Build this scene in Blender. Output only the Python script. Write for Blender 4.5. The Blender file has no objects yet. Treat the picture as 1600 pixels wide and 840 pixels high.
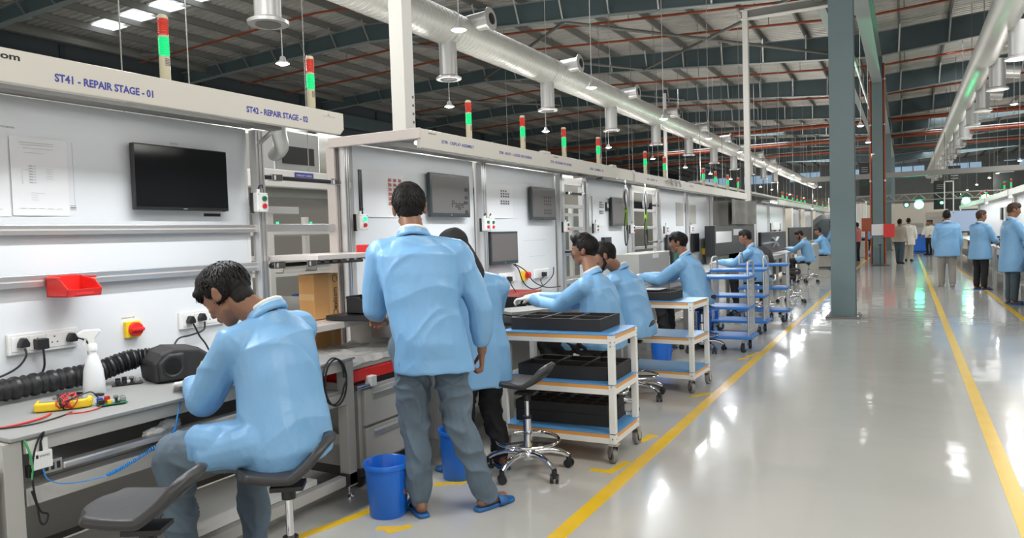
import bpy, bmesh, math, random
from mathutils import Vector, Matrix, Quaternion, noise
random.seed(7)
C = bpy.context.scene.collection
SC = bpy.context.scene
PI = math.pi

# ------------------------------------------------------------------ camera, world, lights, exposure
def camera():
    yaw, pitch, roll = 0.49558102, 0.04462872, -0.03099008
    F = Vector((-math.sin(yaw) * math.cos(pitch), math.cos(yaw) * math.cos(pitch), -math.sin(pitch)))
    R = Vector((math.cos(yaw), math.sin(yaw), 0)); U = R.cross(F)
    c, s = math.cos(roll), math.sin(roll)
    R2 = R * c + U * s; U2 = -R * s + U * c
    cd = bpy.data.cameras.new('camera'); cd.sensor_width = 36; cd.lens = 36 * 1140 / 1600
    cd.clip_start = .05; cd.clip_end = 400
    co = bpy.data.objects.new('camera', cd); C.objects.link(co)
    m = Matrix((R2, U2, -F)).transposed().to_4x4(); m.translation = (0, 0, 1.45)
    co.matrix_world = m; SC.camera = co
camera()
W = bpy.data.worlds.new('world'); SC.world = W; W.use_nodes = True
bg = W.node_tree.nodes['Background']; bg.inputs[0].default_value = (1, .985, .96, 1); bg.inputs[1].default_value = 1.35
SC.view_settings.view_transform = 'Standard'; SC.view_settings.look = 'None'
SC.view_settings.exposure = 0.0; SC.view_settings.gamma = 1
SC.cycles.max_bounces = 6; SC.cycles.diffuse_bounces = 3; SC.cycles.glossy_bounces = 3
SC.cycles.transmission_bounces = 4; SC.cycles.caustics_reflective = False; SC.cycles.caustics_refractive = False
SC.cycles.sample_clamp_indirect = 6

def area(name, loc, size, power, rot=(0, 0, 0), col=(1, 1, 1), sy=None, parent=None):
    l = bpy.data.lights.new(name, 'AREA'); l.energy = power; l.color = col; l.size = size
    if sy: l.shape = 'RECTANGLE'; l.size_y = sy
    o = bpy.data.objects.new(name, l); C.objects.link(o); o.location = loc; o.rotation_euler = rot
    if parent: o.parent = parent
    return o
# broad lamps added under the closed roof as fill, away from the translucent strip
for k, (sx, sy_) in enumerate(((-12, 2), (6, 2), (-12, 16), (6, 16), (-12, 34), (6, 34), (-12, 56), (6, 56), (-10, 80), (6, 80))):
    area('roof_fill', (sx, sy_, 8.2), 9, 700 if sy_ < 30 else 520, col=(.97, .99, 1), sy=4)

# ------------------------------------------------------------------ helpers
def wloc(p):
    v = Vector((0, 0, 0))
    while p is not None: v += p.location; p = p.parent
    return v
class MB:
    def __init__(s): s.v = []; s.f = []
    def add(s, vs, fs):
        n = len(s.v); s.v += [tuple(x) for x in vs]; s.f += [tuple(n + i for i in f) for f in fs]; return s
    def box(s, x0, x1, y0, y1, z0, z1, M=None):
        vs = [Vector((x, y, z)) for z in (z0, z1) for y in (y0, y1) for x in (x0, x1)]
        if M is not None: vs = [M @ v for v in vs]
        return s.add(vs, [(0, 2, 3, 1), (4, 5, 7, 6), (0, 1, 5, 4), (2, 6, 7, 3), (0, 4, 6, 2), (1, 3, 7, 5)])
    def bar(s, p0, p1, w, h, up=(0, 0, 1)):
        p0 = Vector(p0); p1 = Vector(p1); a = (p1 - p0); L = a.length; a.normalize()
        u = Vector(up); sd = a.cross(u)
        if sd.length < 1e-4: sd = a.cross(Vector((1, 0, 0)))
        sd.normalize(); u = sd.cross(a)
        M = Matrix((sd, a, u)).transposed().to_4x4(); M.translation = p0
        return s.box(-w / 2, w / 2, 0, L, -h / 2, h / 2, M)
    def cyl(s, p0, p1, r0, r1=None, n=14, cap=True):
        if r1 is None: r1 = r0
        p0 = Vector(p0); p1 = Vector(p1); a = (p1 - p0).normalized()
        q = a.to_track_quat('Z', 'Y')
        vs = []
        for p, r in ((p0, r0), (p1, r1)):
            for i in range(n):
                t = 2 * PI * i / n; vs.append(p + q @ Vector((math.cos(t) * r, math.sin(t) * r, 0)))
        fs = [(i, (i + 1) % n, n + (i + 1) % n, n + i) for i in range(n)]
        if cap: fs += [tuple(range(n - 1, -1, -1)), tuple(range(n, 2 * n))]
        return s.add(vs, fs)
    def tube(s, pts, r, n=8, closed=False, rfun=None):
        pts = [Vector(p) for p in pts]; m = len(pts); vs = []; prev = None
        for i, p in enumerate(pts):
            a = (pts[(i + 1) % m] - pts[i - 1]) if closed else (pts[min(i + 1, m - 1)] - pts[max(i - 1, 0)])
            a.normalize()
            if prev is None:
                nn = a.orthogonal().normalized()
            else:
                nn = (prev - a * prev.dot(a)).normalized()
            prev = nn; b = a.cross(nn); rr = rfun(i / (m - 1)) if rfun else r
            for k in range(n):
                t = 2 * PI * k / n; vs.append(p + nn * math.cos(t) * rr + b * math.sin(t) * rr)
        fs = []
        for i in range(m if closed else m - 1):
            j = (i + 1) % m
            for k in range(n): fs.append((i * n + k, i * n + (k + 1) % n, j * n + (k + 1) % n, j * n + k))
        if not closed: fs += [tuple(range(n - 1, -1, -1)), tuple(range((m - 1) * n, m * n))]
        return s.add(vs, fs)
    def lathe(s, prof, c=(0, 0, 0), n=24, q=None):
        c = Vector(c); vs = []; m = len(prof)
        for r, z in prof:
            for k in range(n):
                t = 2 * PI * k / n; v = Vector((r * math.cos(t), r * math.sin(t), z))
                if q is not None: v = q @ v
                vs.append(c + v)
        fs = []
        for i in range(m - 1):
            for k in range(n): fs.append((i * n + k, i * n + (k + 1) % n, (i + 1) * n + (k + 1) % n, (i + 1) * n + k))
        fs += [tuple(range(n - 1, -1, -1)), tuple(range((m - 1) * n, m * n))]
        return s.add(vs, fs)
    def prism(s, poly, d0, d1, fn):
        """poly of (a,b) pairs, extruded from d0 to d1; fn(a,b,d) -> point"""
        n = len(poly); vs = [fn(a, b, d0) for a, b in poly] + [fn(a, b, d1) for a, b in poly]
        fs = [tuple(range(n - 1, -1, -1)), tuple(range(n, 2 * n))] + [(i, (i + 1) % n, n + (i + 1) % n, n + i) for i in range(n)]
        return s.add(vs, fs)
    def build(s, name, mat, parent=None, bevel=0, smooth=0, seg=2):
        me = bpy.data.meshes.new(name)
        if parent is not None: off = wloc(parent)
        else:
            xs = [v[0] for v in s.v]; ys = [v[1] for v in s.v]; zs = [v[2] for v in s.v]
            off = Vector(((min(xs) + max(xs)) / 2, (min(ys) + max(ys)) / 2, min(zs)))
        me.from_pydata([(v[0] - off[0], v[1] - off[1], v[2] - off[2]) for v in s.v], [], s.f)
        bm = bmesh.new(); bm.from_mesh(me); bmesh.ops.recalc_face_normals(bm, faces=bm.faces); bm.to_mesh(me); bm.free()
        me.materials.append(mat)
        if smooth: me.shade_smooth(); me.set_sharp_from_angle(angle=math.radians(smooth))
        o = bpy.data.objects.new(name, me); C.objects.link(o)
        if parent is not None: o.parent = parent
        else: o.location = off
        if bevel:
            b = o.modifiers.new('bevel', 'BEVEL'); b.width = bevel; b.segments = seg; b.limit_method = 'ANGLE'; b.angle_limit = .7
        return o
def tag(o, label=None, cat=None, group=None, kind=None):
    if label: o['label'] = label
    if cat: o['category'] = cat
    if group: o['group'] = group
    if kind: o['kind'] = kind
    return o
def thing(name, label, cat, loc, group=None, kind=None):
    o = bpy.data.objects.new(name, None); C.objects.link(o); o.location = loc; o.empty_display_size = .1
    return tag(o, label, cat, group, kind)
def struct(o): o['kind'] = 'structure'; return o
def copy_tree(o, parent=None):
    c = o.copy(); C.objects.link(c); c.parent = parent
    for ch in list(o.children): copy_tree(ch, c)
    return c
def dup(o, loc, label, rz=None, group=None):
    c = copy_tree(o); c.location = loc; c['label'] = label
    if rz is not None: c.rotation_euler = (0, 0, rz)
    if group: c['group'] = group
    return c
NTH = ['first', 'second', 'third', 'fourth', 'fifth', 'sixth', 'seventh', 'eighth', 'ninth', 'tenth', 'eleventh', 'twelfth', 'thirteenth', 'fourteenth', 'fifteenth', 'sixteenth', 'seventeenth', 'eighteenth', 'nineteenth', 'twentieth']
WALL_L = (PI / 2, 0, PI / 2)      # lettering on a plane that faces +X
WALL_R = (PI / 2, 0, -PI / 2)     # lettering on a plane that faces -X
def text(s, loc, size, mat, parent, rot=WALL_L, bold=0, name='lettering', width=None, ax='LEFT'):
    cu = bpy.data.curves.new(name, 'FONT'); cu.body = s; cu.size = size; cu.offset = bold; cu.extrude = .0004
    cu.align_x = ax; cu.materials.append(mat); cu.resolution_u = 3
    o = bpy.data.objects.new(name, cu); C.objects.link(o)
    o.parent = parent; o.location = Vector(loc) - wloc(parent); o.rotation_euler = rot
    bpy.context.view_layer.update()
    me = bpy.data.meshes.new_from_object(o.evaluated_get(bpy.context.evaluated_depsgraph_get())); me.name = name
    xs = [v.co.x for v in me.vertices]; w = max(xs) - min(xs)
    if width: me.transform(Matrix.Diagonal((width / w, 1, 1, 1)))
    e = bpy.data.objects.new(name, me); C.objects.link(e); e.parent = parent; e.location = o.location; e.rotation_euler = rot
    bpy.data.objects.remove(o); bpy.data.curves.remove(cu)
    e['kind'] = 'stuff'
    return e

# ------------------------------------------------------------------ materials
MAT = {}
def mat(name, col, rough=.5, metal=0, emit=0, bump=0, bscale=20, var=0, vscale=3, alpha=1, trans=0, coat=0, spec=.5, stretch=None, ecol=None, sheen=0):
    m = bpy.data.materials.new(name); m.use_nodes = True; nt = m.node_tree; p = nt.nodes['Principled BSDF']
    p.inputs['Base Color'].default_value = (*col, 1); p.inputs['Roughness'].default_value = rough
    p.inputs['Metallic'].default_value = metal; p.inputs['Specular IOR Level'].default_value = spec
    p.inputs['Coat Weight'].default_value = coat; p.inputs['Alpha'].default_value = alpha
    p.inputs['Transmission Weight'].default_value = trans
    if sheen: p.inputs['Sheen Weight'].default_value = sheen
    if emit:
        p.inputs['Emission Color'].default_value = (*(ecol or col), 1); p.inputs['Emission Strength'].default_value = emit
    if var or bump:
        tc = nt.nodes.new('ShaderNodeTexCoord'); mp = nt.nodes.new('ShaderNodeMapping')
        nt.links.new(tc.outputs['Object'], mp.inputs['Vector'])
        if stretch: mp.inputs['Scale'].default_value = stretch
    if var:
        nz = nt.nodes.new('ShaderNodeTexNoise'); nz.inputs['Scale'].default_value = vscale; nz.inputs['Detail'].default_value = 4
        nt.links.new(mp.outputs[0], nz.inputs['Vector'])
        mx = nt.nodes.new('ShaderNodeMix'); mx.data_type = 'RGBA'
        mx.inputs['A'].default_value = (*[max(0, c * (1 - var)) for c in col], 1)
        mx.inputs['B'].default_value = (*[min(1, c * (1 + var)) for c in col], 1)
        nt.links.new(nz.outputs['Fac'], mx.inputs['Factor']); nt.links.new(mx.outputs['Result'], p.inputs['Base Color'])
    if bump:
        nb = nt.nodes.new('ShaderNodeTexNoise'); nb.inputs['Scale'].default_value = bscale; nb.inputs['Detail'].default_value = 3
        nt.links.new(mp.outputs[0], nb.inputs['Vector'])
        bp = nt.nodes.new('ShaderNodeBump'); bp.inputs['Strength'].default_value = 1; bp.inputs['Distance'].default_value = bump
        nt.links.new(nb.outputs['Fac'], bp.inputs['Height']); nt.links.new(bp.outputs['Normal'], p.inputs['Normal'])
    MAT[name] = m; return m
M = MAT
mat('board', (.74, .76, .78), .35, bump=.001, bscale=2.5)
mat('cream', (.63, .60, .535), .32, var=.03)
mat('grey_paint', (.43, .42, .395), .4, var=.04)
mat('grey_top', (.31, .31, .30), .42, var=.08, vscale=2)
mat('grey_dark', (.17, .165, .155), .5)
mat('alu', (.62, .62, .62), .32, .75)
mat('alu_pink', (.70, .63, .59), .4, .3)
mat('steel', (.55, .55, .56), .22, 1)
mat('chrome', (.78, .78, .80), .07, 1)
mat('white_pl', (.80, .80, .78), .35)
mat('white_matt', (.78, .77, .73), .6)
mat('black_pl', (.014, .014, .015), .38)
mat('black_soft', (.02, .019, .019), .6, bump=.0008, bscale=120)
mat('foam', (.028, .026, .025), .85, bump=.001, bscale=90)
mat('pu_seat', (.035, .034, .036), .42, bump=.0005, bscale=200)
mat('screen', (.008, .009, .011), .12)
mat('screen_grey', (.115, .105, .10), .5)
mat('bezel', (.03, .04, .045), .35)
mat('red_pl', (.72, .025, .02), .35)
mat('red_btn', (.60, .02, .03), .3)
mat('green_btn', (.01, .14, .05), .3)
mat('green_on', (.02, .9, .30), .3, emit=1.6)
mat('lens_red', (.66, .05, .03), .25, spec=.6)
mat('lens_green', (.01, .45, .16), .25, emit=.62, ecol=(.0, .75, .22))
mat('tower_cream', (.58, .52, .36), .4)
mat('yellow', (.86, .58, .02), .4)
mat('yellow_line', (.80, .50, .02), .25, var=.12, vscale=6)
mat('orange_pipe', (.36, .075, .025), .45)
mat('orange_edge', (.78, .36, .09), .5)
mat('teal', (.10, .145, .158), .42, var=.06)
mat('teal_col', (.135, .195, .205), .4, var=.05)
mat('teal_dark', (.045, .066, .075), .5)
mat('teal_light', (.27, .32, .32), .45)
mat('galv', (.48, .49, .49), .35, .8, var=.15, vscale=2)
mat('galv_dull', (.24, .24, .225), .55, .4)
mat('duct', (.60, .60, .57), .45, .25, var=.1, vscale=1.2, bump=.006, bscale=3)
mat('duct_white', (.55, .55, .54), .35, .35)
mat('blue_top', (.10, .30, .58), .35, var=.05)
mat('blue_cart', (.02, .16, .50), .4)
mat('blue_bin', (.010, .145, .62), .32)
mat('coat_blue', (.185, .385, .62), .40, bump=.010, bscale=4.5, stretch=(1, 1, .45))
for _n in MAT['coat_blue'].node_tree.nodes:
    if _n.type == 'TEX_NOISE': _n.inputs['Distortion'].default_value = 1.6; _n.inputs['Detail'].default_value = 5; _n.inputs['Roughness'].default_value = .55
mat('coat_blue_far', (.16, .36, .60), .5)
mat('shirt', (.74, .70, .62), .7)
mat('jeans', (.105, .145, .185), .8, var=.55, vscale=5, bump=.006, bscale=14)
mat('jeans_dark', (.05, .075, .095), .8, var=.25, vscale=6)
mat('black_cloth', (.010, .010, .012), .8, bump=.002, bscale=30)
mat('beige_cloth', (.42, .38, .30), .8)
mat('white_cloth', (.70, .68, .60), .8)
mat('grey_cloth', (.30, .28, .25), .8, var=.15)
mat('skin', (.23, .105, .058), .5, var=.12, vscale=9, bump=.0006, bscale=150)
mat('hair', (.010, .008, .007), .62, spec=.25)
mat('hair_brown', (.05, .026, .016), .6, spec=.3)
mat('eye_white', (.6, .58, .55), .3)
mat('glove', (.74, .73, .70), .7, bump=.001, bscale=60)
mat('slipper', (.02, .12, .33), .5)
mat('card', (.56, .29, .10), .7, var=.06, vscale=5)
mat('card_tape', (.60, .36, .15), .3)
mat('paper', (.80, .80, .81), .6)
mat('ink', (.10, .10, .11), .6)
mat('ink_grey', (.38, .38, .40), .6)
mat('ink_blue', (.055, .06, .32), .45)
mat('ink_black', (.012, .012, .012), .5)
mat('ink_red', (.45, .12, .10), .6)
mat('pcb_green', (.01, .16, .06), .4)
mat('pcb_blue', (.02, .05, .4), .4)
mat('cable_black', (.012, .012, .012), .45)
mat('cable_blue', (.02, .27, .70), .4)
mat('cable_green', (.05, .36, .12), .5)
mat('cable_red', (.62, .03, .03), .45)
mat('bottle', (.80, .81, .82), .3, alpha=.93)
mat('liquid', (.66, .67, .70), .35)
mat('lamp', (1, .98, .95), .4, emit=14)
mat('led_tube', (1, 1, 1), .4, emit=7)
mat('sky_panel', (.9, .96, 1), .5, emit=1.6)
mat('stage_green', (.0, 1, .35), .4, emit=12, ecol=(.08, 1, .5))
mat('stage_white', (1, .86, .66), .4, emit=12, ecol=(1, .85, .65))
mat('banner', (.012, .018, .016), .5)
mat('wall_beige', (.52, .49, .42), .8, var=.04)
mat('wall_dark', (.075, .095, .105), .7, var=.1)
mat('wall_far', (.34, .36, .35), .7, var=.15)
mat('partition_grey', (.25, .24, .22), .7)
mat('machine', (.42, .41, .37), .5, var=.05)
mat('grey_curtain', (.23, .225, .21), .55, bump=.02, bscale=3)
mat('screen_blue', (.35, .45, .62), .3, emit=.35)
mat('glass_win', (.35, .55, .75), .3, emit=.5, ecol=(.45, .65, .85))
mat('plastic_wrap', (.60, .57, .53), .22, alpha=.75, bump=.012, bscale=25)
mat('clear_bag', (.80, .80, .80), .15, alpha=.55, bump=.01, bscale=30)
mat('tool_green', (.20, .35, .05), .4)
mat('wheel_grey', (.22, .22, .22), .6)
mat('wheel_blue', (.05, .30, .75), .5)
def floor_mat():
    m = bpy.data.materials.new('floor_epoxy'); m.use_nodes = True; nt = m.node_tree; p = nt.nodes['Principled BSDF']
    tc = nt.nodes.new('ShaderNodeTexCoord')
    n1 = nt.nodes.new('ShaderNodeTexNoise'); n1.inputs['Scale'].default_value = .5; n1.inputs['Detail'].default_value = 5
    nt.links.new(tc.outputs['Object'], n1.inputs['Vector'])
    mx = nt.nodes.new('ShaderNodeMix'); mx.data_type = 'RGBA'
    mx.inputs['A'].default_value = (.47, .455, .415, 1); mx.inputs['B'].default_value = (.55, .535, .49, 1)
    nt.links.new(n1.outputs['Fac'], mx.inputs['Factor']); nt.links.new(mx.outputs['Result'], p.inputs['Base Color'])
    n2 = nt.nodes.new('ShaderNodeTexNoise'); n2.inputs['Scale'].default_value = 1.6; n2.inputs['Detail'].default_value = 2
    nt.links.new(tc.outputs['Object'], n2.inputs['Vector'])
    b = nt.nodes.new('ShaderNodeBump'); b.inputs['Strength'].default_value = 1; b.inputs['Distance'].default_value = .006
    nt.links.new(n2.outputs['Fac'], b.inputs['Height']); nt.links.new(b.outputs['Normal'], p.inputs['Normal'])
    nt.links.new(b.outputs['Normal'], p.inputs['Coat Normal'])
    p.inputs['Roughness'].default_value = .22; p.inputs['Coat Weight'].default_value = .6; p.inputs['Coat Roughness'].default_value = .06
    MAT['floor'] = m
floor_mat()
def roof_mat():
    m = bpy.data.materials.new('roof_foil'); m.use_nodes = True; nt = m.node_tree; p = nt.nodes['Principled BSDF']
    tc = nt.nodes.new('ShaderNodeTexCoord'); mp = nt.nodes.new('ShaderNodeMapping'); mp.inputs['Scale'].default_value = (1, 4, 1)
    nt.links.new(tc.outputs['Object'], mp.inputs['Vector'])
    n1 = nt.nodes.new('ShaderNodeTexNoise'); n1.inputs['Scale'].default_value = 1.2; n1.inputs['Detail'].default_value = 6
    nt.links.new(mp.outputs[0], n1.inputs['Vector'])
    mx = nt.nodes.new('ShaderNodeMix'); mx.data_type = 'RGBA'
    mx.inputs['A'].default_value = (.50, .48, .44, 1); mx.inputs['B'].default_value = (.92, .90, .86, 1)
    nt.links.new(n1.outputs['Fac'], mx.inputs['Factor']); nt.links.new(mx.outputs['Result'], p.inputs['Base Color'])
    b = nt.nodes.new('ShaderNodeBump'); b.inputs['Strength'].default_value = 1; b.inputs['Distance'].default_value = .11
    nt.links.new(n1.outputs['Fac'], b.inputs['Height']); nt.links.new(b.outputs['Normal'], p.inputs['Normal'])
    p.inputs['Roughness'].default_value = .38; p.inputs['Metallic'].default_value = .35
    MAT['roof'] = m
roof_mat()
# ------------------------------------------------------------------ building shell
struct(MB().box(-27, 30, -14, 100, -.2, 0).build('floor', M['floor']))
LN = [0]
def line_strip(name, x0, y0, x1, y1, w):
    m = MB(); d = Vector((x1 - x0, y1 - y0, 0)).normalized(); n = Vector((-d.y, d.x, 0)) * w / 2
    a = Vector((x0, y0, 0)); b = Vector((x1, y1, 0))
    vs = [a - n, b - n, b + n, a + n]; hz = Vector((0, 0, .0015 + .0004 * (LN[0] % 3))); LN[0] += 1; m.add(vs + [v + hz for v in vs], [(3, 2, 1, 0), (4, 5, 6, 7), (0, 1, 5, 4), (1, 2, 6, 5), (2, 3, 7, 6), (3, 0, 4, 7)])
    return m
def flo(name, label, segs, w=.075):
    m = MB()
    for s in segs: q = line_strip('', *s, w); m.add(q.v, q.f)
    tag(m.build(name, M['yellow_line']), label, 'floor line')
flo('floor_line', 'long yellow line along the left edge of the aisle, beside the carts', [(-1.485, 1.5, -1.46, 46, )], .085)
flo('floor_line', 'long yellow line running down the right side of the aisle', [(.50, 1.5, .50, 46)], .085)
flo('floor_line', 'yellow line along the right hand benches behind the walkers', [(1.56, 3, 1.40, 40)], .08)
flo('floor_line', 'yellow tape beside the blue bucket at the corner of the front bench', [(-2.72, 2.3, -2.56, 2.95), (-2.56, 2.95, -2.52, 3.3)], .06)
mk = [((-1.72, 4.12, -1.60, 4.12), (-1.60, 4.09, -1.56, 4.35), 'yellow corner mark under the front castor of the nearest cart'),
      ((-1.63, 4.80, -1.60, 4.98), (-1.64, 4.98, -1.56, 4.98), 'small yellow mark behind the nearest cart'),
      ((-2.36, 2.84, -2.24, 2.90), (-2.28, 2.82, -2.22, 2.94), 'yellow corner mark in front of the blue bucket'),
      ((-2.46, 3.50, -2.34, 3.60), (-2.34, 3.56, -2.30, 3.70), 'yellow corner mark beneath the far blue bucket'),
      ((-1.66, 6.30, -1.58, 6.44), (-1.62, 6.44, -1.52, 6.50), 'yellow mark beside the second cart'),
      ((-1.66, 8.3, -1.58, 8.44), (-1.60, 8.46, -1.52, 8.9), 'yellow mark beside the blue platform trolleys')]
for a, b, l in mk: flo('floor_mark', l, [a, b], .05)
# concrete joints
for y in (13.0, 29.6, 46.2):
    struct(MB().box(-6, 6, y - .006, y + .006, 0, .0008).build('trim_1', M['grey_dark']))

EAVE, RIDGE = 8.55, 9.35
def roofz(x):
    XS = [(-27, 9.05), (-17, 9.45), (-.87, 8.55), (15, 9.45), (30, 8.6)]
    for (a, za), (b, zb) in zip(XS, XS[1:]):
        if a <= x <= b: return za + (zb - za) * (x - a) / (b - a)
    return 8.6
XB = (-27, -17, -.87, 15, 30)
def roof():
    m = MB(); prof = []; y = -14
    holes = [(15.6, 17.0)]
    while y < 100:
        prof += [(y, 0), (y + .10, 0), (y + .14, .05), (y + .20, .05)]; y += .25
    n = len(XB)
    vs = [(x, yy, roofz(x) + dz) for yy, dz in prof for x in XB]
    fs = [(i * n + k, i * n + k + 1, (i + 1) * n + k + 1, (i + 1) * n + k) for i in range(len(prof) - 1) for k in range(n - 1)]
    m.add(vs, fs); return m
ceil = struct(roof().build('ceiling', M['roof']))
for k in range(37):                                             # purlins along the hall, under the sheets
    x = -26 + k * 1.52
    z = roofz(x)
    if x > 29: break
    MB().box(x - .035, x + .035, -14, 99, z - .24, z - .02).build('purlin', M['galv_dull'], ceil)
for i in range(5):                                              # translucent strip, one panel between each pair of purlins
    x = -24.3 + i * 1.52
    MB().box(x - .6, x + .6, 15.55, 16.35, roofz(x) - .06, roofz(x) - .045).build('skylight_panel', M['sky_panel'], ceil)
RAFT = [4.3, 12.7, 21.1, 29.5, 37.9, 46.3, 54.7, 63.1, 71.5, 79.9]
def zb(x):
    XS = [(-27, 8.30), (-24, 8.45), (-17, 8.60), (-8, 8.02), (-.87, 7.45), (6, 8.0), (15, 8.6), (30, 7.6)]
    for (a, za), (b, zz) in zip(XS, XS[1:]):
        if a <= x <= b: return za + (zz - za) * (x - a) / (b - a)
    return 7.6
for i, y in enumerate(RAFT):
    t = thing('roof_rafter', 'teal steel roof rafter, %s one seen from the near end of the hall' % NTH[i], 'rafter', (-.87, y, 7.45), 'teal rafters across the roof')
    xs = [-27, -24, -17, -8, -.87, 6, 15, 30]
    m = MB()
    m.prism([(x, zb(x)) for x in xs] + [(x, roofz(x) - .26) for x in reversed(xs)], y - .012, y + .012, lambda a, b, d: Vector((a, d, b)))
    m.build('web', M['teal'], t)
    for nm, f in (('bottom_flange', lambda x: zb(x)), ('top_flange', lambda x: roofz(x) - .26)):
        m = MB()
        m.prism([(x, f(x) - .012) for x in xs] + [(x, f(x) + .012) for x in reversed(xs)], y - .11, y + .11, lambda a, b, d: Vector((a, d, b)))
        m.build(nm, M['teal_light'], t)
    k = 0
    while -25.5 + 1.52 * k < 14 and i < 8:                        # fly braces from bottom flange up to the purlins
        x = -24.5 + 1.52 * k; k += 1
        MB().bar((x, y - .1, zb(x) + .02), (x + .05, y - .55, roofz(x) - .2), .05, .05).build('fly_brace', M['galv'], t)
# jack girder, columns
def column(y, lab, sign=False):
    t = thing('steel_column', lab, 'column', (-.87, y, 0))
    m = MB(); m.box(-1.045, -.695, y - .17, y - .15, .03, 7.45); m.box(-1.045, -.695, y + .15, y + .17, .03, 7.45)
    m.build('flange', M['teal_col'], t)
    MB().box(-.888, -.852, y - .15, y + .15, .03, 7.45).build('web', M['teal'], t)
    m = MB(); m.box(-1.12, -.62, y - .25, y + .25, 0, .03); m.build('base_plate', M['grey_dark'], t)
    for sx in (-1, 1):
        for sy in (-1, 1): MB().cyl((-.87 + sx * .21, y + sy * .21, .03), (-.87 + sx * .21, y + sy * .21, .06), .018, n=6).build('bolt', M['steel'], t)
    return t
column(12.7, 'large teal steel column standing in the near left of the aisle')
c2 = column(29.5, 'second teal column with white sheet and red box strapped on it')
column(46.3, 'third teal column behind the one with the red box')
column(63.1, 'farthest teal column at the end of the hall')
for y0, y1, l in ((-4.1, 12.7, 'teal girder overhead from the camera to the nearest column'), (12.7, 29.5, 'teal girder overhead joining the nearest two columns'), (29.5, 46.3, 'teal girder overhead joining the second and third columns'), (46.3, 63.1, 'teal girder overhead joining the two farthest columns')):
    t = thing('jack_girder', l, 'girder', (-.87, y0, 6.5))
    MB().box(-.88, -.86, y0 + .2, y1 - .2, 6.52, 7.4).build('web', M['teal'], t)
    MB().box(-1.03, -.71, y0 + .2, y1 - .2, 6.5, 6.52).build('bottom_flange', M['teal_light'], t)
    MB().box(-1.03, -.71, y0 + .2, y1 - .2, 7.40, 7.42).build('top_flange', M['teal_light'], t)
tag(MB().box(-2.0, -1.8, -10, 78, 7.12, 7.30).build('gutter_beam', M['teal_light']), 'long pale beam along the hall left of the columns', 'beam')
tag(MB().cyl((-1.45, -10, 6.9), (-1.45, 78, 6.9), .05, n=8).build('cable_conduit', M['duct_white']), 'white conduit running along the hall beside the column tops', 'conduit')
# red box and white sheet on the second column
t = thing('fire_alarm_box', 'red box fixed on the right side of the second teal column', 'box', (-.52, 29.3, 1.0))
MB().box(-.695, -.34, 29.2, 29.38, 1.0, 1.47).build('box', M['red_pl'], t, bevel=.01)
tag(MB().box(-1.08, -.66, 29.28, 29.31, 1.08, 1.48).build('notice_sheet', M['paper']), 'blank white sheet fixed on the second teal column', 'notice')
t = thing('sign_stand', 'slim black stand in front of the second teal column', 'stand', (-.8, 29.1, 0))
MB().box(-.82, -.78, 29.08, 29.12, .02, .72).build('pole', M['black_pl'], t); MB().box(-1.1, -.5, 28.95, 29.2, 0, .02).build('base', M['black_pl'], t)
MB().box(-.86, -.74, 29.07, 29.13, .72, .76).build('top', M['black_pl'], t)
for x, l in ((-1.09, 'orange fire pipe running up the left side of the second teal column'), (-.655, 'orange fire pipe running up the right side of the second teal column')):
    r = thing('fire_riser', l, 'pipe', (x, 29.45, 0))
    MB().cyl((x, 29.45, 0), (x, 29.45, 7.2), .04, n=12).build('pipe', M['orange_pipe'], r, smooth=40)
    for z in (1, 3, 5, 6.6): MB().cyl((x, 29.45, z), (x, 29.45, z + .06), .052, n=12).build('clamp', M['galv'], r)
# sprinkler pipes across the hall
n = 0
for y, r, zz in ((18.4, .035, None), (23.4, .04, None), (26.0, .04, None), (34.3, .045, None), (42, .05, None), (46.9, .1, 7.35), (55.2, .11, 7.3), (10.2, .035, None), (50.5, .05, 7.9), (62, .08, 7.2)):
    t = thing('sprinkler_pipe', 'orange sprinkler pipe across the roof, %s one built outward from the middle bay' % NTH[n], 'pipe', (-.87, y, 8), 'orange sprinkler pipes across the roof'); n += 1
    xs = [-26, -17, -.87, 15, 28]
    pts = [(x, y, (roofz(x) - .5) if zz is None else zz) for x in xs]
    MB().tube(pts, r, 10).build('pipe', M['orange_pipe'], t, smooth=50)
    for x in range(-24, 14, 4):
        z0 = (roofz(x) - .5) if zz is None else zz
        MB().cyl((x, y, z0), (x, y, roofz(x) - .1), .012, n=6).build('hanger', M['galv_dull'], t)
    if zz is not None:
        MB().tube([(x, y + .5, zz + .25) for x in xs], r * .35, 6).build('branch_pipe', M['galv'], t)
# cross bracing in the roof
for i, (a, b) in enumerate((((-9.4, 21.3, 8.1), (-2.4, 29.3, 7.75)), ((-9.4, 29.3, 8.1), (-2.4, 21.3, 7.75)), ((-17, 21.3, 8.7), (-9.4, 29.3, 8.1)), ((-17, 29.3, 8.7), (-9.4, 21.3, 8.1)), ((-22, 29.3, 8.4), (-17, 37.7, 8.7)), ((-17, 29.3, 8.7), (-10, 37.7, 8.2)))):
    tag(MB().cyl(a, b, .055, n=8).build('cross_brace', M['galv_dull'], smooth=50), 'grey diagonal roof brace rod, ' + ['near column, rising leftward to the second rafter', 'near column, crossing its twin above the portal', 'above the white duct, near half', 'above the white duct, far half', 'far left over the dark wall', 'far left crossing the third bay'][i], 'brace')
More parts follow.
